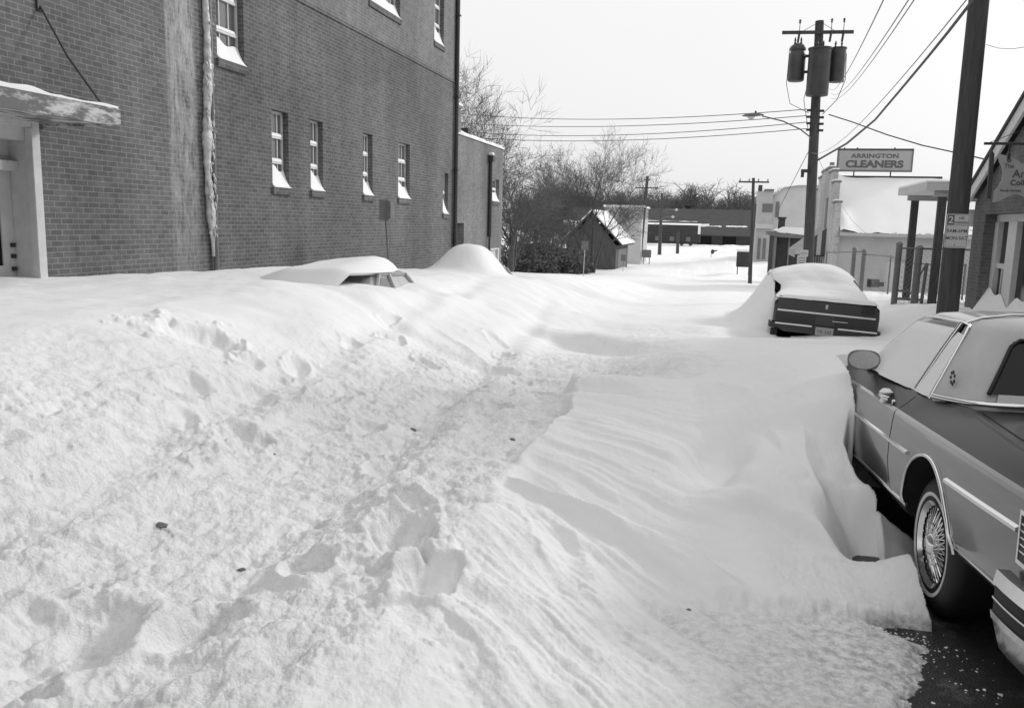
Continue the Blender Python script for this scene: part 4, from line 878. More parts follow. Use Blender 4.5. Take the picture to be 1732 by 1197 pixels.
# parking sign plates on the transformer pole
def plate(x0, z0, x1, z1, y, r=.02):
    pts = []
    for (cx_, cz, a0) in ((x1-r, z0+r, -90), (x1-r, z1-r, 0), (x0+r, z1-r, 90), (x0+r, z0+r, 180)):
        for k in range(5): a_ = math.radians(a0+22.5*k); pts.append((cx_+r*math.cos(a_), y, cz+r*math.sin(a_)))
    return pts
sp = thing('pole_notice', 'small pale parking plates fixed low on the transformer pole', 'sign', (2.35, 28.75, .7))
mb = MB(); mb.prism(plate(2.24, .98, 2.50, 1.20, 28.80), (0, .01, 0)); mb.prism(plate(2.17, .70, 2.45, 1.02, 28.79), (0, .008, 0)); mb.build('plate', 'sign_white', sp)
mb = MB()
for z in (1.08, .92, .84, .77): mb.box(2.26 if z > 1 else 2.2, 28.784 if z < 1 else 28.794, z, 2.46 if z > 1 else 2.42, 28.788 if z < 1 else 28.798, z+.02)
mb.build('print', 'metal_grey', sp)

# near pole with the two hour sign
npz = thing('near_pole', 'thick dark utility pole rising out of frame behind the near parked car', 'utility pole', (2.97, 12.62, -.4))
MB().tube([(2.97, 12.62, -.8), (2.965, 12.62, 2), (2.93, 12.62, 9.5)], [.145, .135, .105], 22).build('pole', 'pole_wood', npz, smooth=50)
ps_ = thing('parking_sign', 'white two hour parking sign on the thick near pole', 'parking sign', (2.94, 12.45, 1.65))
R_ = .46
def lean_xy(z): return 2.955-.0*(z-1.65)
pl = MB().prism(plate(2.80, 1.655, 3.085, 2.105, 12.455, .025), (0, .006, 0)).build('plate', 'sign_white', ps_)
mb = MB()
for (x0, z0, x1, z1) in ((2.812, 1.667, 3.073, 1.671), (2.812, 2.089, 3.073, 2.093), (2.812, 1.667, 2.816, 2.093), (3.069, 1.667, 3.073, 2.093), (2.812, 1.955, 3.073, 1.960)): mb.box(x0, 12.4535, z0, x1, 12.456, z1)
mb.build('border', 'sign_ink', pl)
sq = MB().box(2.814, 12.451, 1.965, 2.895, 12.4545, 2.09).build('number_panel', 'sign_ink', ps_)
text_part('2', .13, (2.855, 12.450, 1.982), ROT_FRONT, 'sign_white', ps_, bold=.02, depth=.0008)
for (b_, s_, x_, z_, k_) in (('HR', .05, 2.985, 2.035, 1.0), ('PARKING', .042, 2.983, 1.978, 1.0), ('9AM-6PM', .062, 2.942, 1.86, 1.0), ('MON-SAT', .062, 2.942, 1.765, 1.0)):
    text_part(b_, s_, (x_, 12.4535, z_), ROT_FRONT, 'sign_ink', ps_, bold=.015, depth=.0008)
MB().box(2.92, 12.448, 1.69, 2.935, 12.456, 1.70).build('bolt', 'metal_dark', ps_)

# poles down the street
upole('utility_pole', 'slim utility pole with one crossarm standing at the right side of the far street', 1.47, 56, -1.9, 4.98, .13, .09, (-.24, 0), arms=((4.72, -.9, .95, .05),))
upole('utility_pole', 'leaning utility pole with crossarm just left of the far street beside the white building', -10.4, 102, -2.8, 7.6, .3, .16, (.55, 0), arms=((6.25, -1.3, 1.4, .07), (7.2, -.35, .4, .06)))
upole('utility_pole', 'thin distant utility pole in front of the boxcar', -10.25, 131, -2.8, 6.75, .3, .15, (-.1, 0), arms=((6.3, -2.0, 1.6, .05),))
upole('utility_pole', 'short distant post right beside the thin pole before the boxcar', -8.0, 139, -2.8, 1.0, .28, .2, (-.1, 0), cat='post')
upole('utility_pole', 'thin pole standing against the two storey block', 2.55, 100, -2.6, 4.6, .13, .09, (.1, 0))
def spost(name, label, x, y, zb, zt, pw, ph, yaw=0, lean=0.0, two=True, cat='street sign'):
    t = thing(name, label, cat, (x, y, zb)); c, s_ = math.cos(yaw), math.sin(yaw)
    MB().tube([(x-lean, y, zb-.5), (x, y, zt)], .022, 6).build('post', 'metal_grey', t)
    m_ = MB()
    def pan(x0, x1, z0, z1, dy): 
        q = [(x+x0*c, y+x0*s_+dy, z0), (x+x1*c, y+x1*s_+dy, z0), (x+x1*c, y+x1*s_+dy, z1), (x+x0*c, y+x0*s_+dy, z1)]; m_.prism(q, (-.02*s_, .02*c, 0))
    pan(-pw/2, pw/2, zt-ph, zt, -.04); m_.build('panel', 'metal_grey', t); return t
t = spost('street_sign', 'plain grey sign back on a thin leaning post against the tall brick wall', -7.22, 17.0, 1.0, 2.26, .20, .44, .3, -.13)
MB().box(-7.13, 16.9, 1.86, -7.04, 17.12, 2.22).build('side_panel', 'metal_grey', t)
t = spost('street_sign', 'small pale street sign on a slim post in the snow before the bare trees', -7.67, 46, -1.3, .92, .38, .48, .1, .05)
t.children[1].data.materials[0] = M['canvas']
spost('street_sign', 'tiny grey sign on a thin post beside the shed', -9.5, 79, -2.6, -.9, .45, .6, 0)

# wires
wn_ = {'g': 'overhead wires'}
def wire(p0, p1, s, r, label, m_='wire', group=None, n=22):
    o = MB().tube(sag(p0, p1, s, n), r, 5).build('overhead_wire', m_, None); tag(o, label, 'wire', group); return o
lx = -46
for i, (z, zl_, s) in enumerate(((5.58, 9.4, 1.5), (5.38, 8.4, 1.2), (5.18, 7.9, 1.3), (4.98, 7.2, 1.15))):
    p1 = AY((760), (190, 206, 220, 229)[i], 44.0)
    wire((tx(z)-.26, TPY-.08, z+.04), tuple(p1), (.34, .30, .36, .34)[i], .013, 'one of four service wires running left from the transformer pole into the trees', group='four wires crossing the sky to the left')
# wires from the transformer pole up and over to the right (towards poles behind the camera)
for k, (a_, b_, ya_) in enumerate((((1403, 150), (1462, 48), 14), ((1406, 158), (1492, 48), 13), ((1406, 166), (1500, 48), 12.5))):
    wire(tuple(AY(*a_, TPY)), tuple(AY(b_[0]+.9*(b_[0]-a_[0]), b_[1]+.9*(b_[1]-a_[1]), 5.0)), .25, .0045, 'one of three thin pale wires climbing right from the transformer cans', 'wire_pale', 'three thin wires above the cleaners sign')
wire(tuple(AY(1372, 258, TPY)), tuple(AY(1655, -25, 6.0)), .35, .005, 'thin pale wire rising from the mid height of the transformer pole to the upper right', 'wire_pale')
o = MB().tube([AY(1383, 271, 28.8), AY(1432, 243, 24), AY(1480, 203, 20), AY(1530, 144, 16), AY(1570, 96, 13), AY(1604, 54, 11), AY(1650, -5, 9)], [.03, .027, .022, .02, .018, .017, .016], 8).build('overhead_cable', 'wire', None, smooth=60)
tag(o, 'thick black cable sweeping up right from the transformer pole above the cleaners sign', 'cable')
o = MB().tube([AY(1402, 194, 28.9), AY(1440, 206, 28), AY(1500, 228, 26), AY(1560, 246, 24.5), AY(1620, 259, 23), AY(1668, 270, 21)], .018, 6).build('overhead_wire', 'wire', None, smooth=60); tag(o, 'dark drop wire descending right from transformer pole behind the thick pole to the shop', 'wire')
o = MB().tube([AY(1372, 248, 29), AY(1350, 290, 33), AY(1322, 345, 38), AY(1312, 366, 62)], .012, 6).build('overhead_wire', 'wire', None); tag(o, 'guy wire slanting down left from the transformer pole to the dark shop chimney', 'wire')
o = MB().tube([AY(1380, 258, 29), AY(1412, 330, 33), AY(1440, 372, 38), AY(1482, 411, 43)], .008, 6).build('overhead_wire', 'wire_pale', None); tag(o, 'thin pale wire dropping right from the transformer pole across the snowy roof', 'wire')
o = MB().tube([AY(1668, 76, 13), AY(1690, 82, 12.8), AY(1712, 83, 12.4), AY(1740, 79, 12)], .004, 6).build('overhead_wire', 'wire_pale', None); tag(o, 'short sagging wire to the right of the thick near pole', 'wire')
o = MB().tube([AY(1093, 305, 102), AY(1180, 316, 85), AY(1272, 326, 56)], .02, 5).build('overhead_wire', 'wire_pale', None); tag(o, 'faint wire spanning between the leaning pole and the slim pole across the far street', 'wire')
for k, (p, q) in enumerate((((1440, 108), (1405, 178)), ((1310, 395), (1285, 372)))): pass
# far street lights on arms
for k, (px_, py_, y_) in enumerate(((1144, 355, 128), (1138, 367, 128))):
    e_ = AY(px_, py_, y_); b_ = AY(1118, py_+4, y_); t = thing('street_lamp', ('upper', 'lower')[k]+' of two tiny pale street lamps on arms at the thin distant pole', 'street lamp', tuple(b_))
    MB().tube([b_, (b_+e_)/2+np.array([0, 0, .25]), e_], .06, 5).build('arm', 'metal_grey', t); MB().lathe([(0, -.2), (.28, 0), (0, .25)], tuple(e_), 2, 10).build('lamp_head', 'sign_white', t)

# ------------------------------------------------------------------ fences on the lot
def wood_post(p, h, r, label, grp=None):
    t = MB().tube([(p[0]-.0, p[1], p[2]-.6), (p[0]+.0, p[1], p[2]+h)], [r, r*.95], 10).lathe([(r*1.05, 0), (r*1.1, .03), (r*.6, .08), (0, .09)], (p[0], p[1], p[2]+h), 2, 10).build('fence_post', 'metal_grey', None, smooth=50); tag(t, label, 'post', grp); return t
wood_post((3.97, 22.0, .15), 1.38, .075, 'left of the two thick round posts in the snow before the pale cleaners wall')
wood_post((4.30, 21.4, .05), 1.42, .085, 'right thicker round post in the snow beside the low braced frame')
wood_post((4.86, 36, -.3), 1.42, .085, 'far left post of the pair by the corner of the cleaners')
wood_post((5.14, 35.4, -.35), 1.42, .085, 'far right post of the pair by the corner of the cleaners')
fr2 = thing('braced_frame', 'low grey braced gate frame standing in snow next to the thick round posts', 'gate', (4.5, 22, .2))
mb = MB(); mb.tube([(4.60, 22.2, -.4), (4.66, 22.2, 1.12)], .04, 8); mb.tube([(4.36, 22.2, .35), (4.62, 22.2, 1.05)], .02, 6); mb.box(3.95, 21.95, .42, 4.3, 22.0, .47); mb.box(3.95, 21.95, .22, 4.3, 22.0, .28); mb.box(4.3, 22.15, .2, 4.62, 22.2, .26)
mb.build('frame', 'metal_grey', fr2)
def chain(name, label, pts, h, step=.16, rail=.025):
    t = thing(name, label, 'fence', tuple(pts[0])); m_ = MB(); po_ = MB()
    tops = [np.array(p)+np.array([0, 0, h]) for p in pts]
    MB().tube(tops, rail, 6).build('top_rail', 'metal_grey', t)
    for p in pts: MB().tube([np.array(p)-np.array([0, 0, .5]), np.array(p)+np.array([0, 0, h+.04])], .03, 6).build('post', 'metal_grey', t)
    for p, q in zip(pts[:-1], pts[1:]):
        p, q = np.array(p, float), np.array(q, float); Ld = np.linalg.norm(q-p); nn = int((Ld+h)/step)
        for i in range(nn):
            s_ = i*step
            for sg_ in (1, -1):
                a0, a1 = s_-h, s_; z0_, z1_ = (0, h)
                if a0 < 0: z0_ = -a0; a0 = 0
                if a1 > Ld: z1_ = h-(a1-Ld); a1 = Ld
                if a1 <= a0: continue
                if sg_ > 0: A_, B_ = p+(q-p)*a0/Ld+np.array([0, 0, z0_]), p+(q-p)*a1/Ld+np.array([0, 0, z1_])
                else: A_, B_ = q+(p-q)*a0/Ld+np.array([0, 0, z0_]), q+(p-q)*a1/Ld+np.array([0, 0, z1_])
                m_.tube([A_, B_], .0035, 3, cap=False)
    m_.build('wire_mesh', 'mesh_wire', t); return t
chain('chain_link_fence', 'chain link fence running from the round posts to the porch post', [(4.0, 22.2, .1), (5.3, 22.6, .1), (7.4, 22.9, .1)], 1.36, .12)
chain('chain_link_fence', 'chain link fence along the cleaners side of the snowy lot', [(4.1, 38.5, -.6), (4.88, 36.4, -.5), (5.15, 35.8, -.45)], 1.5, .2)
chain('chain_link_fence', 'middle chain link fence stepping back across the lot between the two post pairs', [(5.2, 35.5, -.4), (5.45, 31.5, -.35), (5.55, 28, -.45), (6.2, 28, -.45), (7.0, 28.2, -.45)], 1.35, .2)
# snowy odds and ends behind the fence
mb = MB(); mb.box(5.6, 33, -.3, 6.6, 33.2, .75); tag(mb.build('snowy_crate', 'wall_pale', None, bevel=.03), 'pale boarded crate standing in snow behind the chain link fence', 'crate')
mb = MB(); mb.box(5.2, 34.2, -.25, 5.6, 34.5, .05); mb.box(5.55, 34.1, -.2, 5.8, 34.4, -.05); tag(mb.build('timber_scrap', 'wall_dark', None), 'dark scrap timber poking out of the snow by the far post pair', 'timber')
# mailbox, parked bits down the street
t = thing('mailbox', 'dark covered bin on legs in snow beside the slim pole', 'bin', (1.0, 75, -2.2))
MB().box(.75, 80, -1.7, 2.0, 81, -.3).build('body', 'wall_dark', t, bevel=.05); MB().box(.7, 79.95, -.3, 2.05, 81.05, -.12).build('snow_cap', 'snow', t, bevel=.05)
for xx in (.85, 1.85): MB().box(xx, 80.4, -2.6, xx+.08, 80.5, -1.7).build('leg', 'metal_dark', t)
t = thing('grey_cabinet', 'grey cabinet on thin legs at the foot of the leaning pole', 'cabinet', (-9.3, 101, -2.5))
MB().box(-9.9, 100.6, -1.9, -8.9, 101.4, -1.0).build('body', 'wall_mid', t, bevel=.05)
for xx in (-9.8, -9.1): MB().box(xx, 100.9, -2.8, xx+.08, 101, -1.9).build('leg', 'metal_dark', t)
# dark lump poking out of the plough heap far down the street
d0 = np.array([-2.1, 118, -1.45]); mb = MB()
mb.lathe([(0, -.25), (.22, -.22), (.34, -.02), (.28, .14), (.0, .2)], tuple(d0), 0, 9)
mb.tube([d0+(.1, 0, .05), d0+(.4, 0, .16), d0+(.62, 0, .2)], [.14, .09, .05], 7)
mb.tube([d0+(-.15, 0, -.2), d0+(-.2, 0, -.75)], .035, 6)
tag(mb.build('dark_scrap', 'metal_dark', None, smooth=60), 'tiny dark lump sticking up from the snow far down the street before the warehouse', 'scrap')
# ================================================================== cars
def interp_prof(keys, u):
    us = [k[0] for k in keys]; n = len(keys[0][1])
    return [(float(np.interp(u, us, [k[1][i][0] for k in keys])), float(np.interp(u, us, [k[1][i][1] for k in keys]))) for i in range(n)]
def body_loft(keys, us, c=.95):
    mb = MB(); rings = []
    for u in us:
        h = interp_prof(keys, u); r = h+[(2*c-v, w_) for v, w_ in h[-2:0:-1]]
        rings.append([(v, u, w_) for v, w_ in r])
    n = len(rings[0]); vs = [p for r in rings for p in r]
    fs = [(i*n+j, i*n+(j+1) % n, (i+1)*n+(j+1) % n, (i+1)*n+j) for i in range(len(us)-1) for j in range(n)]
    h_ = n//2
    for base in (0, (len(us)-1)*n):      # end caps as strips
        for j in range(1, h_-0): 
            a_, b_, c_, d_ = j, j+1, (n-j-1) % n, (n-j) % n
            if len({a_, b_, c_, d_}) == 4: fs.append((base+a_, base+b_, base+c_, base+d_))
            elif len({a_, b_, c_, d_}) == 3: fs.append(tuple(base+q for q in dict.fromkeys((a_, b_, c_, d_))))
        fs.append((base+0, base+1, base+n-1))
    mb.add(vs, fs); return mb
def cut(ob, cyls, mats_idx=1):
    for (u, w_, r, v0, v1) in cyls:
        c = MB().lathe([(r, v0), (r, v1)], (0, u, w_), 0, 40).build('cutter', 'well', ob, local=True)
        bpy.context.view_layer.update(); c.parent = None; c.matrix_world = ob.matrix_world.copy(); bpy.context.view_layer.update()
        m_ = ob.modifiers.new('b', 'BOOLEAN'); m_.operation = 'DIFFERENCE'; m_.object = c; m_.solver = 'EXACT'
        bpy.context.view_layer.update()
        me = bpy.data.meshes.new_from_object(ob.evaluated_get(bpy.context.evaluated_depsgraph_get()))
        ob.modifiers.clear(); ob.data = me; bpy.data.objects.remove(c, do_unlink=True)
    me = ob.data
    while len(me.materials) > 1: me.materials.pop()
    me.materials.append(M['well'])
    for f_ in me.polygons:
        f_.material_index = 0
        ce = f_.center
        for (u, w_, r, v0, v1) in cyls:
            d = math.hypot(ce.y-u, ce.z-w_)
            if v0+.01 < ce.x < v1+.003 and d < r+.004 and (abs(f_.normal.x) < .3 and d > r-.03 or abs(ce.x-(v1 if v0 < 0 else v0)) < .004): f_.material_index = 1
    bm = bmesh.new(); bm.from_mesh(me)
    for f_ in bm.faces: f_.smooth = True
    for e_ in bm.edges: e_.smooth = not (len(e_.link_faces) != 2 or e_.calc_face_angle(0) > math.radians(24))
    bm.to_mesh(me); bm.free()
def green_rings(levels, nsub=(4, 3, 3, 10, 3, 5), c=.95):
    rings = []
    for w_, ks in levels:
        pts = []
        for (a_, b_), n in zip(zip(ks[:-1], ks[1:]), nsub):
            for i in range(n): t = i/n; pts.append((a_[0]*(1-t)+b_[0]*t, a_[1]*(1-t)+b_[1]*t))
        pts.append(ks[-1]); full = pts+[(u, 2*c-v) for u, v in pts[-2:0:-1]]
        rings.append([(v, u, w_) for u, v in full])
    return rings
def green_loft(levels, c=.95):
    rings = green_rings(levels, c=c); n = len(rings[0]); mb = MB()
    fs = [(i*n+j, i*n+(j+1) % n, (i+1)*n+(j+1) % n, (i+1)*n+j) for i in range(len(rings)-1) for j in range(n)]
    fs.append(tuple((len(rings)-1)*n+j for j in range(n)))
    return mb.add([p for r in rings for p in r], fs)
def wheel(root, u, v, side, r=.34, white=True):
    v = v-.005*(-side)
    s = side  # -1: outer face towards -v
    pr = [(.185, .05), (.20, .03), (.215, .018), (.25, .012), (.29, .018), (.32, .035), (.335, .055), (r, .075), (r, .19), (.33, .22), (.2, .235)]
    mb = MB(); mb.lathe([(a_, -s*h) for a_, h in pr], (v, u, .34), 0, 56)
    wtag = mb.build('wheel', 'rubber', root, local=True, smooth=50)
    def ann(r0, r1, h0, h1, name, m_, par):
        b = MB(); n = 56; vs = []
        for j in range(n):
            t = 2*math.pi*j/n
            for rr, hh in ((r0, h0), (r1, h1), (r1, h1+.004), (r0, h0+.004)): vs.append((v-s*hh, u+rr*math.cos(t), .34+rr*math.sin(t)))
        b.add(vs, [(4*j+q, 4*j+(q+1) % 4, 4*((j+1) % n)+(q+1) % 4, 4*((j+1) % n)+q) for j in range(n) for q in range(4)]); return b.build(name, m_, par, local=True, smooth=40)
    if white: ann(.236, .254, .0110, .0095, 'whitewall', 'whitewall', wtag)
    rim = ann(.188, .212, .030, .012, 'rim', 'chrome', wtag)
    MB().lathe([(.0, -s*.075), (.186, -s*.070)], (v, u, .34), 0, 40).build('hub_plate', 'metal_dark', wtag, local=True)
    b = MB(); n = 30
    for j in range(n):
        for d in (-1, 1):
            t0 = 2*math.pi*(j+.25*d)/n; t1 = t0+d*.38
            b.tube([(v-s*.012, u+.055*math.cos(t0), .34+.055*math.sin(t0)), (v-s*.042, u+.182*math.cos(t1), .34+.182*math.sin(t1))], .0035, 4)
    b.build('spokes', 'chrome', wtag, local=True)
    MB().lathe([(.0, s*.012), (.03, s*.01), (.045, -s*.002), (.06, -s*.02), (.06, -s*.07)][::-1], (v, u, .34), 0, 24).build('hub_cap', 'chrome', wtag, local=True, smooth=40)
    return wtag
def sweep_band(path, w0, w1, o, o2=None):
    "band that follows a (u,v) path; o: outward thickness at bottom and top"
    mb = MB(); P = [np.array(p, float) for p in path]; vs = []; n = len(P); o2 = o if o2 is None else o2
    for i in range(n):
        d = P[min(i+1, n-1)]-P[max(i-1, 0)]; d /= np.linalg.norm(d); nr_ = np.array([d[1], -d[0]])*(-1)
        nr_ = np.array([-d[1], d[0]]) if True else nr_
        if (P[i]-np.array([1.4, .95]))@nr_ < 0: nr_ = -nr_
        for (oo, ww) in ((0, w0), (o, w0), (o2, w1), (0, w1)): q = P[i]+nr_*oo; vs.append((q[1], q[0], ww))
    fs = [(4*i+j, 4*i+(j+1) % 4, 4*(i+1)+(j+1) % 4, 4*(i+1)+j) for i in range(n-1) for j in range(4)]+[(0, 1, 2, 3), (4*n-4, 4*n-3, 4*n-2, 4*n-1)]
    return mb.add(vs, fs)
def smooth_path(pts, n=6):
    P = [np.array(p, float) for p in pts]; out = []
    for i in range(len(P)-1):
        p0 = P[max(i-1, 0)]; p1 = P[i]; p2 = P[i+1]; p3 = P[min(i+2, len(P)-1)]
        for k in range(n):
            t = k/n; out.append(.5*((2*p1)+(-p0+p2)*t+(2*p0-5*p1+4*p2-p3)*t*t+(-p0+3*p1-3*p2+p3)*t**3))
    return out+[P[-1]]
def car_root(name, label, org, yaw, roll=0., cat='car', group=None, pitch=.04):
    """org: point at the rear left wheel contact; yaw to the left in degrees; the street falls 4 percent"""
    p = math.radians(yaw); F = _n(np.array([-math.sin(p), math.cos(p), -pitch])); Rg = _n(np.array([math.cos(p), math.sin(p), -math.tan(math.radians(roll))])); Rg = _n(Rg-F*(F@Rg)); Uu = np.cross(Rg, F)
    m_ = Matrix(((Rg[0], F[0], Uu[0]), (Rg[1], F[1], Uu[1]), (Rg[2], F[2], Uu[2])))
    t = thing(name, label, cat, tuple(org), group); t.rotation_mode = 'QUATERNION'; t.rotation_quaternion = m_.to_quaternion(); bpy.context.view_layer.update(); return t

# ---------------- the near two door car
car = car_root('parked_car', 'nearest two door sedan with padded vinyl roof, whitewall tyres and snow packed side windows', CP, 4)
def P11(ridge, wr, low=.37, inset=0, top=.985):
    i = inset; return [(.95, .30), (.2+i, .30), (.07+i, low-.04), (.035+i, low), (.008+i, low+.07), (0+i, .60), (.0+i, .71), (.008+i, .80), (.014+i, .855), (.02+i, .875), (.034+i, .888), (.07+i, .915), (ridge-.02+i, wr-.012), (ridge+i, wr), (ridge+.02+i, wr+.002), (ridge+.06+i, wr-.014), (.5, top-.01), (.95, top+.01)]
keys = [(-1.32, P11(.13, .90, .46, .06, .89)), (-1.29, P11(.11, .945, .45, .02, .935)), (-1.22, P11(.105, .965, .44, .006, .96)), (-.6, P11(.13, .972, .44, 0, .965)), (0, P11(.18, .98, .42, 0, .975)), (.35, P11(.235, .985, .40, 0, .985)), (.52, P11(.20, .985, .39)), (.68, P11(.15, .985, .38)), (2.2, P11(.15, .98, .37)), (2.8, P11(.13, .95, .37, 0, .95)), (3.75, P11(.12, .90, .42, .01, .91)), (3.95, P11(.14, .84, .45, .06, .85))]
us = [-1.32, -1.305, -1.29, -1.25, -1.22, -1.0, -.8, -.6, -.4, -.2, 0, .2, .35, .43, .52, .6, .68, .9, 1.2, 1.6, 2.0, 2.2, 2.5, 2.8, 3.2, 3.6, 3.75, 3.85, 3.95]
bd = body_loft(keys, us).build('body', 'paint_car', car, local=True)
cut(bd, [(.10, .375, .39, -.2, .34), (.10, .375, .39, 1.56, 2.1), (2.95, .36, .405, -.2, .34), (2.95, .36, .405, 1.56, 2.1)])
bd.data.materials.append(M['paint_car_dark_reflection'])
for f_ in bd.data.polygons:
    if f_.material_index == 0 and f_.center.z > .887 and -1.29 < f_.center.y: f_.material_index = 2  # upper body faces get the painted-in dark reflection
def side_v(u, w_):
    h = interp_prof(keys, u)[3:14]; return float(np.interp(w_, [q[1] for q in h], [q[0] for q in h]))
def strip(name, m_, pts, r, par, out=.004, flat=.5):
    "moulding on the left flank through (u,w) points"
    b = MB(); vs = []; n = len(pts)
    for (u, w_) in pts:
        v = side_v(u, w_); 
        for (do, dw) in ((.002, -r), (-out, -r*flat), (-out, r*flat), (.002, r)): vs.append((v+do, u, w_+dw))
    b.add(vs, [(4*i+j, 4*i+(j+1) % 4, 4*(i+1)+(j+1) % 4, 4*(i+1)+j) for i in range(n-1) for j in range(4)]+[(0, 1, 2, 3), (4*n-1, 4*n-2, 4*n-3, 4*n-4)]); return b.build(name, m_, par, local=True, smooth=30)
L_ = lambda a_, b_, n: [(a_[0]+(b_[0]-a_[0])*i/n, a_[1]+(b_[1]-a_[1])*i/n) for i in range(n+1)]
strip('side_moulding', 'chrome', L_((1.9, .700), (.43, .712), 12), .013, bd, .012)
strip('side_moulding', 'chrome', L_((-.19, .726), (-.98, .750), 12), .014, bd, .014)
strip('sill_moulding', 'chrome', L_((2.4, .415), (.44, .43), 8), .012, bd, .008)
strip('sill_moulding', 'chrome', L_((-.28, .455), (-1.0, .475), 6), .008, bd, .008)
# door seam
b = MB(); vs = []
wl_ = np.linspace(.40, .965, 26); n = len(wl_)
for w_ in wl_:
    uu = .80-.10*max(0, (.62-w_)/.22)**2; v = side_v(uu, w_)
    for du, do in ((-.004, 0), (-.004, -.0012), (.004, -.0012), (.004, 0)): vs.append((v+do, uu+du, w_))
b.add(vs, [(4*i+j, 4*i+(j+1) % 4, 4*(i+1)+(j+1) % 4, 4*(i+1)+j) for i in range(n-1) for j in range(4)]); b.build('door_seam', 'well', bd, local=True)
# trunk seam + arch lip
b = MB(); vs = []; pts = [(.30, .30), (-.3, .25), (-1.2, .21)]
for k, (u, v) in enumerate(pts):
    hh = interp_prof(keys, u); wv = float(np.interp(v, [hh[15][0], .5, .95], [hh[15][1], hh[16][1], hh[17][1]]))
    for dv, dw in ((-.005, .0), (-.005, .002), (.005, .002), (.005, .0)): vs.append((v+dv, u, wv+dw))
b.add(vs, [(4*i+j, 4*i+(j+1) % 4, 4*(i+1)+(j+1) % 4, 4*(i+1)+j) for i in range(2) for j in range(4)]); b.build('boot_seam', 'well', bd, local=True)
b = MB(); pts = []
for k in range(40):
    a_ = math.radians(8+166*k/39); u, w_ = .10+.393*math.cos(a_), .375+.393*math.sin(a_); pts.append((side_v(u, max(w_, .42))-.004, u, w_))
b.tube(pts, .010, 8); b.build('arch_trim', 'chrome', bd, local=True, smooth=60)
# greenhouse
lv = [(.965, [(.34, .95), (.36, .38), (.40, .24), (.60, .150), (2.12, .150), (2.3, .22), (2.46, .95)]),
      (1.02, [(.38, .95), (.40, .38), (.44, .25), (.63, .178), (2.06, .178), (2.2, .24), (2.36, .95)]),
      (1.18, [(.50, .95), (.52, .44), (.57, .325), (.69, .262), (1.88, .262), (1.96, .31), (2.08, .95)]),
      (1.33, [(.60, .95), (.62, .50), (.66, .41), (.75, .345), (1.68, .335), (1.72, .40), (1.80, .95)]),
      (1.375, [(.645, .95), (.665, .61), (.70, .49), (.79, .385), (1.60, .365), (1.64, .43), (1.72, .95)]),
      (1.41, [(.72, .95), (.74, .66), (.77, .56), (.84, .46), (1.55, .44), (1.59, .5), (1.66, .95)]),
      (1.432, [(.84, .95), (.86, .74), (.88, .68), (.94, .62), (1.46, .62), (1.5, .66), (1.56, .95)]),
      (1.44, [(1.05, .95), (1.06, .88), (1.07, .86), (1.1, .84), (1.35, .84), (1.36, .86), (1.4, .95)])]
gb = green_loft(lv).build('roof', ['vinyl', 'paint_roof'], car, local=True, smooth=30)
for f_ in gb.data.polygons:
    if f_.center.y > .91: f_.material_index = 1
def gv(w_):      # side plane of the greenhouse
    return float(np.interp(w_, [.965, 1.02, 1.18, 1.33, 1.375], [.150, .178, .262, .340, .375]))
def gpoly(name, m_, pts, off, par, thick=.004):
    b = MB(); b.prism([(gv(w_)-off, u, w_) for u, w_ in pts], (-thick, 0, 0)); return b.build(name, m_, par, local=True)
def gtube(name, pts, r, m_, par, off=.006): return MB().tube([(gv(w_)-off, u, w_) for u, w_ in pts], r, 8).build(name, m_, par, local=True, smooth=60)
fw_ = [(.955, .995), (2.08, .99), (2.02, 1.05), (1.66, 1.34), (1.60, 1.372), (.955, 1.378)]
qw_ = [(.665, .995), (.90, .995), (.90, 1.378), (.80, 1.365), (.755, 1.33)]
for pts in (fw_, qw_): gpoly('side_window', 'glass_dark', pts, .001, car)
gtube('window_trim', [(2.1, .985), (1.4, .985), (.65, .985), (.66, 1.0), (.755, 1.335), (.80, 1.378), (.90, 1.388), (1.3, 1.388), (1.60, 1.38), (1.68, 1.345), (2.1, 1.02)], .0085, 'chrome', car)
MB().tube([(gv(w_)-.008, .925, w_) for w_ in (.99, 1.1, 1.25, 1.385)], .013, 8).build('door_pillar', 'chrome', car, local=True, smooth=60)
MB().tube([(gv(w_)-.008, .885, w_) for w_ in (.99, 1.1, 1.25, 1.385)], .006, 6).build('door_pillar', 'metal_dark', car, local=True, smooth=60)
MB().tube([(.375, .90, 1.385), (.46, .90, 1.418), (.62, .905, 1.441), (.95, .91, 1.452), (1.28, .905, 1.441), (1.44, .90, 1.418), (1.525, .90, 1.385)], .008, 8).build('roof_band', 'chrome', car, local=True, smooth=60)
# snow packed on the side glass
def pane_snow(name, bot, top, par, nu=26, nw=16, th=.035, seed=1):
    "bot/top: ((u0,w0),(u1,w1))"
    vs = []; 
    for i in range(nu+1):
        s_ = i/nu
        for j in range(nw+1):
            t = j/nw; ub = bot[0][0]+(bot[1][0]-bot[0][0])*s_; wb_ = bot[0][1]+(bot[1][1]-bot[0][1])*s_; ut = top[0][0]+(top[1][0]-top[0][0])*s_; wt = top[0][1]+(top[1][1]-top[0][1])*s_
            u = ub+(ut-ub)*t; w_ = wb_+(wt-wb_)*t
            e_ = min(1, min(s_, 1-s_)*9, (1-t)*7)**.5; nz = fbm(np.array([u*4.]), np.array([w_*4.]), 3, seed)[0]
            d = .006+e_*(th*(1.15-.5*t))*(1+.5*nz)
            vs.append((gv(w_)-d, u, w_-.0))
    b = MB(); b.add(vs, [(i*(nw+1)+j, (i+1)*(nw+1)+j, (i+1)*(nw+1)+j+1, i*(nw+1)+j+1) for i in range(nu) for j in range(nw)])
    return b.build(name, 'snow', par, local=True, smooth=70)
pane_snow('window_snow', ((.96, .985), (2.15, .985)), ((.965, 1.350), (1.68, 1.345)), car)
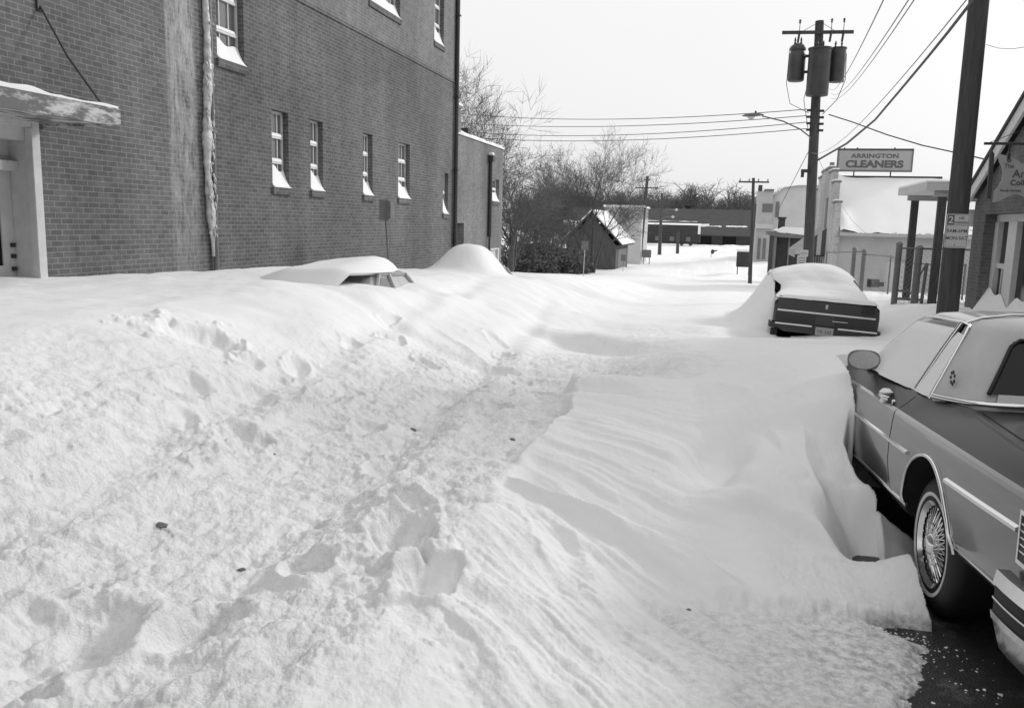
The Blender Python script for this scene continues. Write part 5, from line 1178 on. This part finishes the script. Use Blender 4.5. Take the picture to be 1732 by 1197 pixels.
pane_snow('window_snow', ((.675, .988), (.885, .988)), ((.745, 1.325), (.88, 1.335)), car, 10, 14, .022, 4)
# rear window and its lower trim
def gu(w_): return float(np.interp(w_, [.965, 1.02, 1.18, 1.33], [.34, .38, .50, .60]))
def gc(w_): return float(np.interp(w_, [.965, 1.02, 1.18, 1.33], [.36, .37, .47, .555]))
b = MB(); b.prism([(gc(1.055)-.035, gu(1.055)-.004, 1.055), (1.9-gc(1.055)+.02, gu(1.055)-.004, 1.055), (1.9-gc(1.315)+.03, gu(1.315)-.004, 1.315), (gc(1.315)-.03, gu(1.315)-.004, 1.315)], (0, -.003, .001)); rw_ = b.build('rear_window', 'glass_dark', car, local=True)
rp = [(gc(1.055)-.035, gu(1.055)-.008, 1.055), (gc(1.18)-.032, gu(1.18)-.008, 1.18), (gc(1.29)-.03, gu(1.29)-.008, 1.29), (gc(1.315)+.0, gu(1.315)-.008, 1.322), (.95, gu(1.325)-.008, 1.328)]
MB().tube(rp+[(1.9-p[0], p[1], p[2]) for p in rp[::-1]], .012, 8).build('window_seal', 'rubber', rw_, local=True, smooth=60)
b = MB(); b.tube([(.158, .62, .998), (.19, .52, 1.0), (.262, .40, 1.003), (.36, .352, 1.006), (.6, .342, 1.008), (.95, .34, 1.008), (1.3, .342, 1.008), (1.54, .352, 1.006), (1.64, .40, 1.003), (1.74, .62, .998)], .014, 8); b.build('roof_base_trim', 'chrome', car, local=True, smooth=60)
b = MB(); b.prism([(.38, .36, 1.01), (1.52, .36, 1.01), (1.50, .40, 1.052), (.40, .40, 1.052)], (0, -.012, .004)); b.build('window_ledge', 'paint_roof', car, local=True)
# emblem on the pillar, handle, mirror
b = MB(); 
for k in range(7):
    a_ = 2*math.pi*k/7; b.lathe([(.012, 0), (.007, .006), (0, .007)], (0, 0, 0), 0, 8)
    for q in range(len(b.v)-24, len(b.v)): x_, y_, z_ = b.v[q]; b.v[q] = (gv(1.11)-.008-x_+.012*0, .555+y_+.03*math.cos(a_), 1.11+z_+.032*math.sin(a_))
o = b.build('emblem', 'metal_dark', car, local=True)
o.location.x += .012
b = MB(); b.tube([(.035, 1.20, .912), (.022, 1.16, .912), (.022, 1.04, .910), (.035, 1.0, .910)], .014, 8); b.build('door_handle', 'chrome', car, local=True, smooth=60)
b = MB(); b.lathe([(0, -.02), (.03, -.01), (.04, .0), (.02, .02), (0, .02)], (.045, 1.13, .935), 2, 10); b.lathe([(0, -.02), (.022, -.01), (.03, .0), (.02, .02), (0, .02)], (.03, 1.09, .885), 2, 10); b.build_parts('handle_snow', 'snow', car, local=True, smooth=80)
MB().lathe([(.0, -.004), (.014, -.003), (.014, .01)], (.036, .93, .905), 0, 12).build('door_lock', 'chrome', car, local=True)
mm = MB(); vs = []; n = 20
cm = (.05, 1.80, 1.055)
for (du, sc_) in ((.09, .15), (.075, .55), (.04, .85), (0, .98), (-.02, 1.0), (-.025, .93)):
    for j in range(n):
        a_ = 2*math.pi*j/n; ca_, sa = math.cos(a_), math.sin(a_); ca_ = math.copysign(abs(ca_)**.7, ca_); sa = math.copysign(abs(sa)**.7, sa)
        vs.append((cm[0]+.105*sc_*ca_, cm[1]+du, cm[2]+.068*sc_*sa))
mm.add(vs, [(i*n+j, i*n+(j+1) % n, (i+1)*n+(j+1) % n, (i+1)*n+j) for i in range(5) for j in range(n)]+[tuple(range(n)), tuple(5*n+j for j in range(n))])
mi_ = mm.build('side_mirror', 'metal_grey', car, local=True, smooth=50)
g_ = MB().lathe([(.93, 0), (.93, .002)], (0, 0, 0), 1, 24).build('mirror_glass', 'frosted', mi_, local=True); g_.scale = (.105, 1, .068); g_.location = (cm[0], cm[1]-.028, cm[2])
MB().tube([(.08, 1.84, 1.03), (.11, 1.86, .985)], [.025, .03], 8).build('stalk', 'chrome', mi_, local=True, smooth=60)
# bumper
path = smooth_path([(-.99, -.012), (-1.12, -.012), (-1.27, .005), (-1.35, .055), (-1.39, .16), (-1.41, .5), (-1.42, .95), (-1.41, 1.4), (-1.39, 1.74), (-1.35, 1.845), (-1.27, 1.895), (-1.12, 1.912), (-.99, 1.912)])
bp_ = sweep_band(path, .548, .60, .055, .045).build('rear_bumper', 'chrome', car, local=True, smooth=40)
sweep_band(path, .415, .445, .05, .055).build('lower_bar', 'chrome', bp_, local=True, smooth=40)
sweep_band(path, .30, .414, .012, .045).build('skirt', 'chrome', bp_, local=True, smooth=40)
sweep_band(path, .4455, .490, .046).build('rubber_strip', 'rubber', bp_, local=True, smooth=40)
sweep_band(path, .4905, .498, .052).build('bright_line', 'chrome', bp_, local=True, smooth=40)
sweep_band(path, .4985, .5475, .046).build('rubber_strip', 'rubber', bp_, local=True, smooth=40)
for (v0, v1) in ((.03, .52), (1.38, 1.87)):
    b = MB(); b.box(v0+.05, -1.33, .64, v1, -1.30, .82); tl = b.build('tail_lamp', 'metal_dark', car, local=True)
b = MB(); b.box(-.006, -1.20, .65, .06, -1.035, .83); tl = b.build('side_lamp', 'metal_dark', car, local=True)
b = MB()
for q in (.65, .83): b.box(-.012, -1.21, q-.008, .06, -1.022, q+.008)
b.box(-.012, -1.034, .658, .06, -1.022, .822)
for q in np.linspace(.69, .79, 5): b.box(-.009, -1.20, q-.003, .0, -1.036, q+.003)
b.build('lamp_frame', 'chrome', tl, local=True)
wheel(car, .075, .035, -1); wheel(car, .075, 1.865, 1); wheel(car, 2.95, .035, -1); wheel(car, 2.95, 1.865, 1)

# ---------------- second car, seen from behind
car2 = car_root('parked_car', 'black sedan farther up the kerb, its pale trim and number plate showing under deep snow', (.88, 17.72, gr(17.7)+.14), -1.5, 3.2)
keys2 = [(-1.12, P11(.12, .93, .40, .05, .93)), (-1.10, P11(.09, .965, .38, .012, .96)), (-1.0, P11(.10, .975, .38, 0, .97)), (.6, P11(.13, .985, .38)), (2.2, P11(.14, .98, .37)), (3.4, P11(.12, .92, .37, 0, .93)), (3.6, P11(.14, .85, .45, .06, .86))]
bd2 = body_loft(keys2, [-1.12, -1.11, -1.10, -1.05, -1.0, -.6, -.2, .2, .6, 1.0, 1.6, 2.2, 2.8, 3.4, 3.5, 3.6]).build('body', 'paint_black', car2, local=True, smooth=26)
cut(bd2, [(0, .34, .38, -.2, .3), (0, .34, .38, 1.6, 2.1)])
lv2 = [(.965, [(-.15, .95), (-.13, .30), (-.08, .18), (.1, .155), (2.1, .150), (2.25, .22), (2.4, .95)]),
       (1.18, [(.22, .95), (.25, .40), (.3, .30), (.42, .262), (1.88, .262), (1.96, .31), (2.08, .95)]),
       (1.33, [(.46, .95), (.48, .48), (.52, .40), (.60, .345), (1.65, .335), (1.69, .40), (1.76, .95)]),
       (1.39, [(.66, .95), (.68, .58), (.70, .50), (.76, .44), (1.50, .42), (1.54, .5), (1.6, .95)])]
green_loft(lv2).build('cabin', 'glass_dark', car2, local=True, smooth=30)
for s_ in (0, 1):
    X_ = lambda v: v if not s_ else 1.9-v
    MB().tube([(X_(.155), -.10, .97), (X_(.27), .26, 1.18), (X_(.36), .50, 1.34)], .03, 6).build('pillar', 'paint_black', car2, local=True)
RY = -1.122
MB().box(.08, RY-.012, .685, 1.82, RY, .715).build('trim_strip', 'chrome', car2, local=True)
MB().box(.06, RY-.010, .50, .78, RY-.001, .66).build('tail_lamp', 'metal_dark', car2, local=True); MB().box(1.12, RY-.010, .50, 1.84, RY-.001, .66).build('tail_lamp', 'metal_dark', car2, local=True)
MB().prism([(.925, RY-.012, .875), (.975, RY-.012, .875), (.968, RY-.012, .80), (.95, RY-.012, .785), (.932, RY-.012, .80)], (0, .01, 0)).build('emblem', 'sign_white', car2, local=True)
MB().box(1.08, RY-.012, .575, 1.35, RY-.0101, .585).build('script_bar', 'chrome', car2, local=True)
path2 = smooth_path([(-.75, -.01), (-1.05, -.01), (-1.16, .05), (-1.19, .3), (-1.195, .95), (-1.19, 1.6), (-1.16, 1.85), (-1.05, 1.91), (-.75, 1.91)])
bp2 = sweep_band(path2, .36, .47, .04).build('rear_bumper', 'metal_dark', car2, local=True, smooth=40)
for (v0, v1) in ((.06, .72), (1.18, 1.86)): MB().box(v0, -1.252, .44, v1, -1.236, .468).build('chrome_strip', 'chrome', bp2, local=True)
pl2 = MB().box(.79, -1.258, .30, 1.11, -1.25, .455).build('number_plate', 'sign_grey', car2, local=True)
text_part('YK 342', .085, (.95, -1.2585, .345), ROT_FRONT, 'sign_ink_soft', car2, depth=.0006, local=True, bold=.02, name='plate_lettering')
MB().box(.0, -1.15, .22, .12, -1.0, .34).build('mud_flap', 'rubber', car2, local=True)
b = MB(); b.lathe([(.18, 0), (.34, .02), (.34, .18), (.18, .2)], (.03, 0, .34), 0, 30); b.build('wheel', 'rubber', car2, local=True, smooth=40)
b = MB(); b.lathe([(.18, 0), (.34, .02), (.34, .18), (.18, .2)], (1.67, 0, .34), 0, 30); b.build('wheel', 'rubber', car2, local=True, smooth=40)
mm = MB().lathe([(0, -.1), (.06, -.08), (.075, 0), (.05, .1), (0, .11)], (-.06, 1.95, 1.06), 0, 14).build('side_mirror', 'frosted', car2, local=True, smooth=50)
# its snow load
rows = [(-1.13, .955, .06, 1.84), (-1.125, .985, .05, 1.85), (-1.08, 1.02, .03, 1.86), (-.8, 1.05, .02, 1.86), (-.45, 1.08, .03, 1.84), (-.15, 1.14, .08, 1.80), (.05, 1.22, .13, 1.76), (.22, 1.28, .13, 1.67), (.40, 1.38, -.02, 1.62), (.62, 1.48, -.06, 1.59), (.85, 1.55, -.06, 1.60), (1.2, 1.60, -.06, 1.62), (1.6, 1.60, -.12, 1.66), (2.0, 1.48, -.15, 1.72), (2.5, 1.25, -.05, 1.9), (3.2, 1.15, .0, 1.9), (3.7, .95, .1, 1.8)]
fine_u = np.linspace(-1.13, 3.7, 90); NV = 44; vs = []
for u in fine_u:
    wr_ = np.interp(u, [r[0] for r in rows], [r[1] for r in rows]); v0 = np.interp(u, [r[0] for r in rows], [r[2] for r in rows]); v1 = np.interp(u, [r[0] for r in rows], [r[3] for r in rows])
    base = np.interp(u, [-1.2, -.15, .3, .6, 1.6, 2.3, 3.7], [.95, .97, 1.2, 1.36, 1.36, .98, .85])
    for j in range(NV+1):
        t = j/NV; e_ = (1-abs(2*t-1)**float(np.interp(u, [-.2, .5], [7, 2.4]))); hgt = wr_-base
        tilt = .07*math.sin((t-.25)*3.0)*ss(.1, .8, u)
        nz = .02*fbm(np.array([u*2.2]), np.array([t*4.]), 3, 77)[0]
        vs.append((v0+(v1-v0)*t, u, base-.015+max(0, hgt*(e_**.6))+nz*(e_ > .1)+tilt*e_))
MB().add(vs, [(i*(NV+1)+j, (i+1)*(NV+1)+j, (i+1)*(NV+1)+j+1, i*(NV+1)+j+1) for i in range(len(fine_u)-1) for j in range(NV)]).build('snow_load', 'snow', car2, local=True, smooth=70)
# ---------------- two cars buried along the brick wall
def buried(label, org, yaw):
    c = car_root('buried_car', label, org, yaw)
    body_loft(keys2, [-1.12, -1.10, -1.0, 0, .6, 1.6, 2.2, 3.4, 3.6]).build('body', 'paint_pale', c, local=True, smooth=26)
    lvb = [(.965, lv2[0][1]), (1.18, lv2[1][1]), (1.33, lv2[2][1])]
    green_loft(lvb).build('cabin_glass', 'frosted', c, local=True, smooth=30)
    top = [(1.325, [(p[0]-.02 if i < 3 else p[0]+.02*(i > 3), p[1]-.02) for i, p in enumerate(lv2[2][1])]), (1.36, [(p[0], p[1]-.02) for p in lv2[2][1]]), (1.41, lv2[3][1])]
    green_loft(top).build('roof', 'paint_pale', c, local=True, smooth=40)
    for s_ in (0, 1):
        for (ub, ut) in ((.98, 1.0), (2.08, 1.68), (.12, .60)):
            pts = [(np.interp(w_, [.965, 1.18, 1.33], [.150, .262, .335])-.012, ub+(ut-ub)*(w_-.965)/.365, w_) for w_ in (.97, 1.1, 1.2, 1.34)]
            if s_: pts = [(1.9-p[0], p[1], p[2]) for p in pts]
            MB().tube(pts, .035, 6).build('pillar', 'paint_pale', c, local=True)
        X_ = (lambda v: 1.9-v) if s_ else (lambda v: v)
        b = MB(); a0 = [(X_(.185), 1.07, 1.03), (X_(.33), 1.05, 1.30), (X_(.332), .70, 1.30), (X_(.185), .25, 1.03)]
        b.prism([(p[0]+(-.012 if not s_ else .012), p[1], p[2]) for p in a0], (-.004 if not s_ else .004, 0, 0)); b.build('side_window', 'glass_far', c, local=True)
    return c
b1 = buried('pale car buried to its roof in the drift, dark gap under its snow cap', (-6.52, 10.75, gr(10.7)-.02), 0)
vs = []; nu_, nv_ = 44, 26
for i in range(nu_+1):
    yy = 10.0+2.65*i/nu_; edge_ = -4.97-.06*math.sin(yy*2.1)-(.45*max(0, (yy-12.35)/.3))
    pk_ = float(np.interp(yy, [10.0, 10.5, 11.0, 11.5, 12.0, 12.3, 12.5, 12.65], [.0, .07, .15, .23, .27, .25, .17, .04]))
    for j in range(nv_+1):
        t = j/nv_; xx = edge_+(-6.6-edge_)*t; h = pk_*(1-(1-min(1, t*4.5))**2.2)*(1-.35*t)-.40*max(0, t-.6)+.02*fbm(np.array([xx*1.5]), np.array([yy*1.5]), 3, 9)[0]*(t > .05)
        zq = float(np.interp(yy, [10.0, 10.5], [.82, 1.085])); vs.append((xx, yy, zq-.06*t+h+.015))
    vs.append((edge_-.1, yy, zq-.025))
MB().add(vs, [(i*(nv_+2)+j, (i+1)*(nv_+2)+j, (i+1)*(nv_+2)+j+1, i*(nv_+2)+j+1) for i in range(nu_) for j in range(nv_)]+[(i*(nv_+2), i*(nv_+2)+nv_+1, (i+1)*(nv_+2)+nv_+1, (i+1)*(nv_+2)) for i in range(nu_)]).build('snow_cap', 'snow', b1, smooth=70)
b2 = buried('far buried car, only a pale window corner poking from a rounded snow mound', (-6.85, 18.3, gr(18.3)+.02), 0)

# ================================================================== trees
class Tree:
    def __init__(s, seed): s.r = random.Random(seed); s.big = MB(); s.small = MB(); s.n = 0
    def grow(s, p, d, r, ln, lvl, maxl, spread=.6, up=.15, curl=.25, kids=(3, 5)):
        R = s.r; pts = [p]; rs = [r]; n = 5 if lvl < 2 else 4; q = p.copy(); dd = d.copy()
        for i in range(n):
            dd = dd+np.array([R.gauss(0, curl), R.gauss(0, curl), R.gauss(0, curl)*.6+up])*.38; dd /= np.linalg.norm(dd)
            q = q+dd*ln/n; pts.append(q); rs.append(r*(1-.62*(i+1)/n))
        sides = 9 if lvl == 0 else (5 if lvl == 1 else 3)
        (s.big if lvl < 2 else s.small).tube(pts, rs, sides, cap=lvl < 2); s.n += 1
        if lvl >= maxl: return
        k = R.randint(*kids)
        for i in range(k):
            t = R.uniform(.25, 1.0) if lvl else R.uniform(.35, 1.0); f = t*n; i0 = min(int(f), n-1); b = pts[i0]+(pts[i0+1]-pts[i0])*(f-i0); br = rs[i0]+(rs[i0+1]-rs[i0])*(f-i0)
            ax = np.array([R.gauss(0, 1), R.gauss(0, 1), R.gauss(0, .5)]); ax -= dd*(ax@dd); ax /= np.linalg.norm(ax)
            nd = dd*math.cos(spread*R.uniform(.6, 1.3))+ax*math.sin(spread*R.uniform(.6, 1.3)); nd /= np.linalg.norm(nd)
            s.grow(b, nd, max(.0085, br*R.uniform(.5, .75)), ln*R.uniform(.52, .78), lvl+1, maxl, spread, up, curl, kids)
        if lvl < maxl: s.grow(pts[-1], dd, rs[-1], ln*.7, lvl+1, maxl, spread, up, curl, kids)
def bare_tree(label, p, stems, seed, maxl=5, kids=(3, 4), twig='twig', group=None, up=.14, spread=.6, minr=None):
    T = Tree(seed); t = thing('bare_tree', label, 'tree', p, group)
    for (dx, dy, r, ln) in stems: T.grow(np.array(p, float)-np.array([0, 0, .4]), _n(np.array([dx, dy, 1.])), r, ln, 0, maxl, spread, up, .25, kids)
    T.big.build('trunk', 'bark', t, smooth=60); T.small.build('branches', twig, t); return t
bare_tree('tall bare tree rising behind the roof of the brick extension', (-13.9, 42, -1.0), [(.02, 0, .2, 4.9), (-.18, .1, .14, 4.6)], 5, 5, (3, 4), up=.08, spread=.72)
bare_tree('second tall bare tree farther behind the brick extension roof', (-14.2, 47, -1.2), [(.10, 0, .17, 4.7), (-.1, 0, .13, 4.6)], 11, 5, (3, 4), up=.08, spread=.72)
bare_tree('dark forked tree at the corner of the brick extension', (-11.9, 45.5, -1.2), [(-.02, 0, .24, 3.2), (.2, 0, .16, 2.8)], 23, 5, (3, 4), up=.06, spread=.75)
bare_tree('bare tree leaning right between the extension and the thicket', (-13.4, 55, -1.6), [(.16, 0, .17, 2.9), (.0, 0, .12, 2.7)], 31, 5, (3, 4), up=.05, spread=.78)
bare_tree('spreading bare tree in front of the dark shed', (-10.0, 64, -1.9), [(-.03, 0, .18, 4.4), (.14, 0, .13, 4.0), (-.28, 0, .13, 4.3)], 47, 5, (3, 5), up=.07, spread=.7)
bare_tree('rounded bare tree behind the dark thicket', (-13.6, 66, -2.0), [(.05, 0, .16, 3.2), (-.2, 0, .12, 3.0), (.25, 0, .1, 2.8)], 53, 5, (4, 4), up=.1)
bare_tree('low twiggy tree beside the shed roof', (-15.6, 74, -2.3), [(.1, 0, .15, 3.0), (-.2, 0, .12, 3.2)], 59, 5, (4, 4))
# thicket: individual shrubs
spots = [(-15.2, 60, 3.3), (-14.0, 58, 2.6), (-12.9, 59, 3.0), (-11.8, 58.5, 2.6), (-10.9, 59.5, 2.4), (-13.5, 62.5, 3.6), (-12.0, 63, 3.2), (-15.5, 64, 3.6), (-10.6, 62, 1.3), (-11.6, 54.5, 1.5), (-12.7, 54, 1.7), (-13.9, 54.5, 2.1)]
def shrub(label, x, y, h, seed):
    R = random.Random(seed); z0 = float(snow_z(np.array([x]), np.array([y]))[0][0])-.1
    t = thing('shrub', label, 'shrub', (x, y, z0), 'tangled bare shrubs of the thicket'); st = MB(); tw = MB()
    for k in range(int(26*h/2.4)):
        a_ = R.uniform(0, 6.28); rr = R.uniform(0, .5); b = np.array([x+rr*math.cos(a_), y+rr*math.sin(a_), z0]); l_ = h*R.uniform(.5, .92); d = np.array([math.cos(a_)*R.uniform(.1, .6), math.sin(a_)*R.uniform(.1, .6), 1.]); d /= np.linalg.norm(d)
        p = [b]; q = b
        for i in range(4): d = _n(d+np.array([R.gauss(0, .16), R.gauss(0, .16), -.06])); q = q+d*l_/4; p.append(q)
        st.tube(p, [.028, .024, .018, .012, .006], 3, cap=False)
        for m_ in range(16):
            i = R.randint(0, 3); s0 = p[i]+(p[i+1]-p[i])*R.random(); dd = _n(np.array([R.gauss(0, 1), R.gauss(0, 1), R.gauss(.2, .7)])); ll = R.uniform(.25, .8)
            mid = s0+dd*ll*.5; e_ = s0+_n(dd+np.array([R.gauss(0, .3), R.gauss(0, .3), .1]))*ll; tw.tube([s0, mid, e_], [.013, .010, .005], 3, cap=False)
            # dead leaves still hanging
            for _ in range(2):
                c = mid+np.array([R.gauss(0, .14), R.gauss(0, .14), R.gauss(0, .14)]); a1 = np.array([R.gauss(0, .06), R.gauss(0, .06), R.gauss(0, .06)]); a2 = np.array([R.gauss(0, .06), R.gauss(0, .06), R.gauss(0, .06)])
                tw.add([c-a1, c+a2, c+a1, c-a2], [(0, 1, 2, 3)])
    st.build('stems', 'bark', t); tw.build('twigs', 'brush', t); return t
words = ['tallest left', 'left front', 'left middle', 'centre front', 'right front', 'tall back', 'tall middle', 'far left back', 'small one under the spreading tree', 'low front', 'low front left', 'leftmost low']
for i, (x, y, h) in enumerate(spots): shrub('tangled dark bare shrub of the roadside thicket, '+words[i], x, y, h, 100+i)
# far wooded skyline
R = random.Random(77); fa = MB()
def skel(b, h, lv_):
    d = np.array([R.gauss(0, .08), 0, 1.]); q = b; p = [b]
    for i in range(4): d = _n(d+np.array([R.gauss(0, .1), R.gauss(0, .1), .1])); q = q+d*h/4; p.append(q)
    fa.tube(p, [.26, .22, .17, .11, .05], 3, cap=False)
    for m_ in range(26):
        f = R.uniform(.25, 1)*4; i = min(int(f), 3); s0 = p[i]+(p[i+1]-p[i])*(f-i); dd = _n(np.array([R.gauss(0, .7), R.gauss(0, .4), R.uniform(.3, 1.2)])); l_ = h*R.uniform(.12, .3); e_ = s0+dd*l_
        fa.tube([s0, e_], [.09, .035], 3, cap=False)
        for _ in range(3): k_ = s0+(e_-s0)*R.uniform(.3, .9); fa.tube([k_, k_+_n(np.array([R.gauss(0, .8), R.gauss(0, .5), R.uniform(.2, 1)]))*l_*.5], [.055, .025], 3, cap=False)
for i in range(420):
    x = R.uniform(-60, 40); y = R.uniform(236, 300); h = R.uniform(8.5, 12)+.9*math.sin(x*.5)+.6+(1.5 if -16 < x < -8 else 0); skel(np.array([x, y, -3.]), h+1.2, 0)
tag(fa.build('far_woodland', 'twig_far', None), 'distant bare woodland forming a grey skyline behind the warehouse', 'woodland', kind='stuff')
t = bare_tree('single taller bare tree standing above the warehouse roof', (-1.6, 240, -3), [(0, 0, .35, 5.2), (.1, 0, .25, 4.6)], 91, 4, (4, 5), twig='twig_far')
ev = MB()
for k in range(900):
    a_ = R.uniform(0, 6.28); z = R.uniform(0, 1); rr = (1-z)**.7*5.5*R.uniform(.5, 1); c = np.array([-12+rr*1.5*math.cos(a_), 238+rr*math.sin(a_), 3.2+z*4.2]); s_ = .42; ev.add([c+np.array([R.gauss(0, s_), R.gauss(0, s_), R.gauss(0, s_)]) for _ in range(3)], [(0, 1, 2)])
te = thing('evergreen_tree', 'dark rounded evergreen mass above the left part of the warehouse roof', 'tree', (-13, 238, -3)); MB().tube([(-13, 238, -3), (-13, 238, 5)], .3, 8).build('trunk', 'bark', te); ev.build('foliage', 'brush', te)
# crumbs of snow fallen off the cut edge and along the slush line
R = random.Random(12); cr = MB()
for k in range(190):
    if k < 110: x = R.uniform(.3, 1.0); y = 4.0+.28*(x-.9)*(x < .9)-abs(R.gauss(0, .07))
    elif k < 165: y = R.uniform(3.2, 3.95); x = float(np.interp(y, [3.0, 3.4, 3.67, 3.85, 3.95], [.75, .93, 1.0, 1.06, .95]))+R.gauss(.02, .09)
    else: x = R.uniform(.8, 1.1); y = 3.9+R.gauss(0, .08)
    z = max(float(snow_z(np.array([x]), np.array([y]))[0][0]), gr(y)); s_ = min(.012, .002+R.expovariate(1/.003)); b = len(cr.v)
    cr.lathe([(.0, -.5), (.8, -.3), (1, .1), (.6, .6), (0, .8)], (0, 0, 0), 2, 6)
    for q in range(b, len(cr.v)): v_ = cr.v[q]; cr.v[q] = (x+v_[0]*s_*R.uniform(.7, 1.3), y+v_[1]*s_*R.uniform(.7, 1.3), z+v_[2]*s_*.7*R.uniform(.7, 1.2))
tag(cr.build('snow_crumbs', 'snow', None), 'loose crumbs of snow scattered along the broken slush edge by the wheel', 'snow crumbs', kind='stuff')
# low snow flecks of grit and twigs on the trampled lane
R = random.Random(5)
deb = [((722, 725), .06), ((697, 727), .05), ((272, 888), .05), ((163, 908), .03), ((210, 912), .03), ((410, 964), .035), ((462, 768), .03), ((866, 743), .035), ((1165, 1030), .015)]
for i, ((px_, py_), s_) in enumerate(deb):
    p = AZ(px_, py_, .3)
    for _ in range(6):
        z = float(snow_z(np.array([p[0]]), np.array([p[1]]))[0][0]); p = AZ(px_, py_, z)
    m_ = MB(); 
    m_.lathe([(0, -.4), (.7, -.3), (1, 0), (.6, .45), (0, .6)], (0, 0, 0), 2, 7)
    for q in range(len(m_.v)): x_, y_, z_ = m_.v[q]; m_.v[q] = (p[0]+x_*s_*.8*R.uniform(.7, 1.2), p[1]+y_*s_*.6*R.uniform(.7, 1.2), z+z_*s_*.5*R.uniform(.7, 1.2))
    o = m_.build('dirt_clod', 'wall_mid', None); tag(o, ['largest dark frozen clod in the trampled middle of the lane', 'clod just left of the largest one in the lane', 'grey clod at the lower left of the lane', 'tiny leftmost clod at the lower left', 'tiny clod between the leftmost clod and the grey clod', 'small dark clod low in the lane left of the footprint pits', 'small clod uphill toward the buried car', 'small clod at the cut edge of the wind ridges', 'tiny speck of dirt on the crust near the bare asphalt'][i], 'clod')
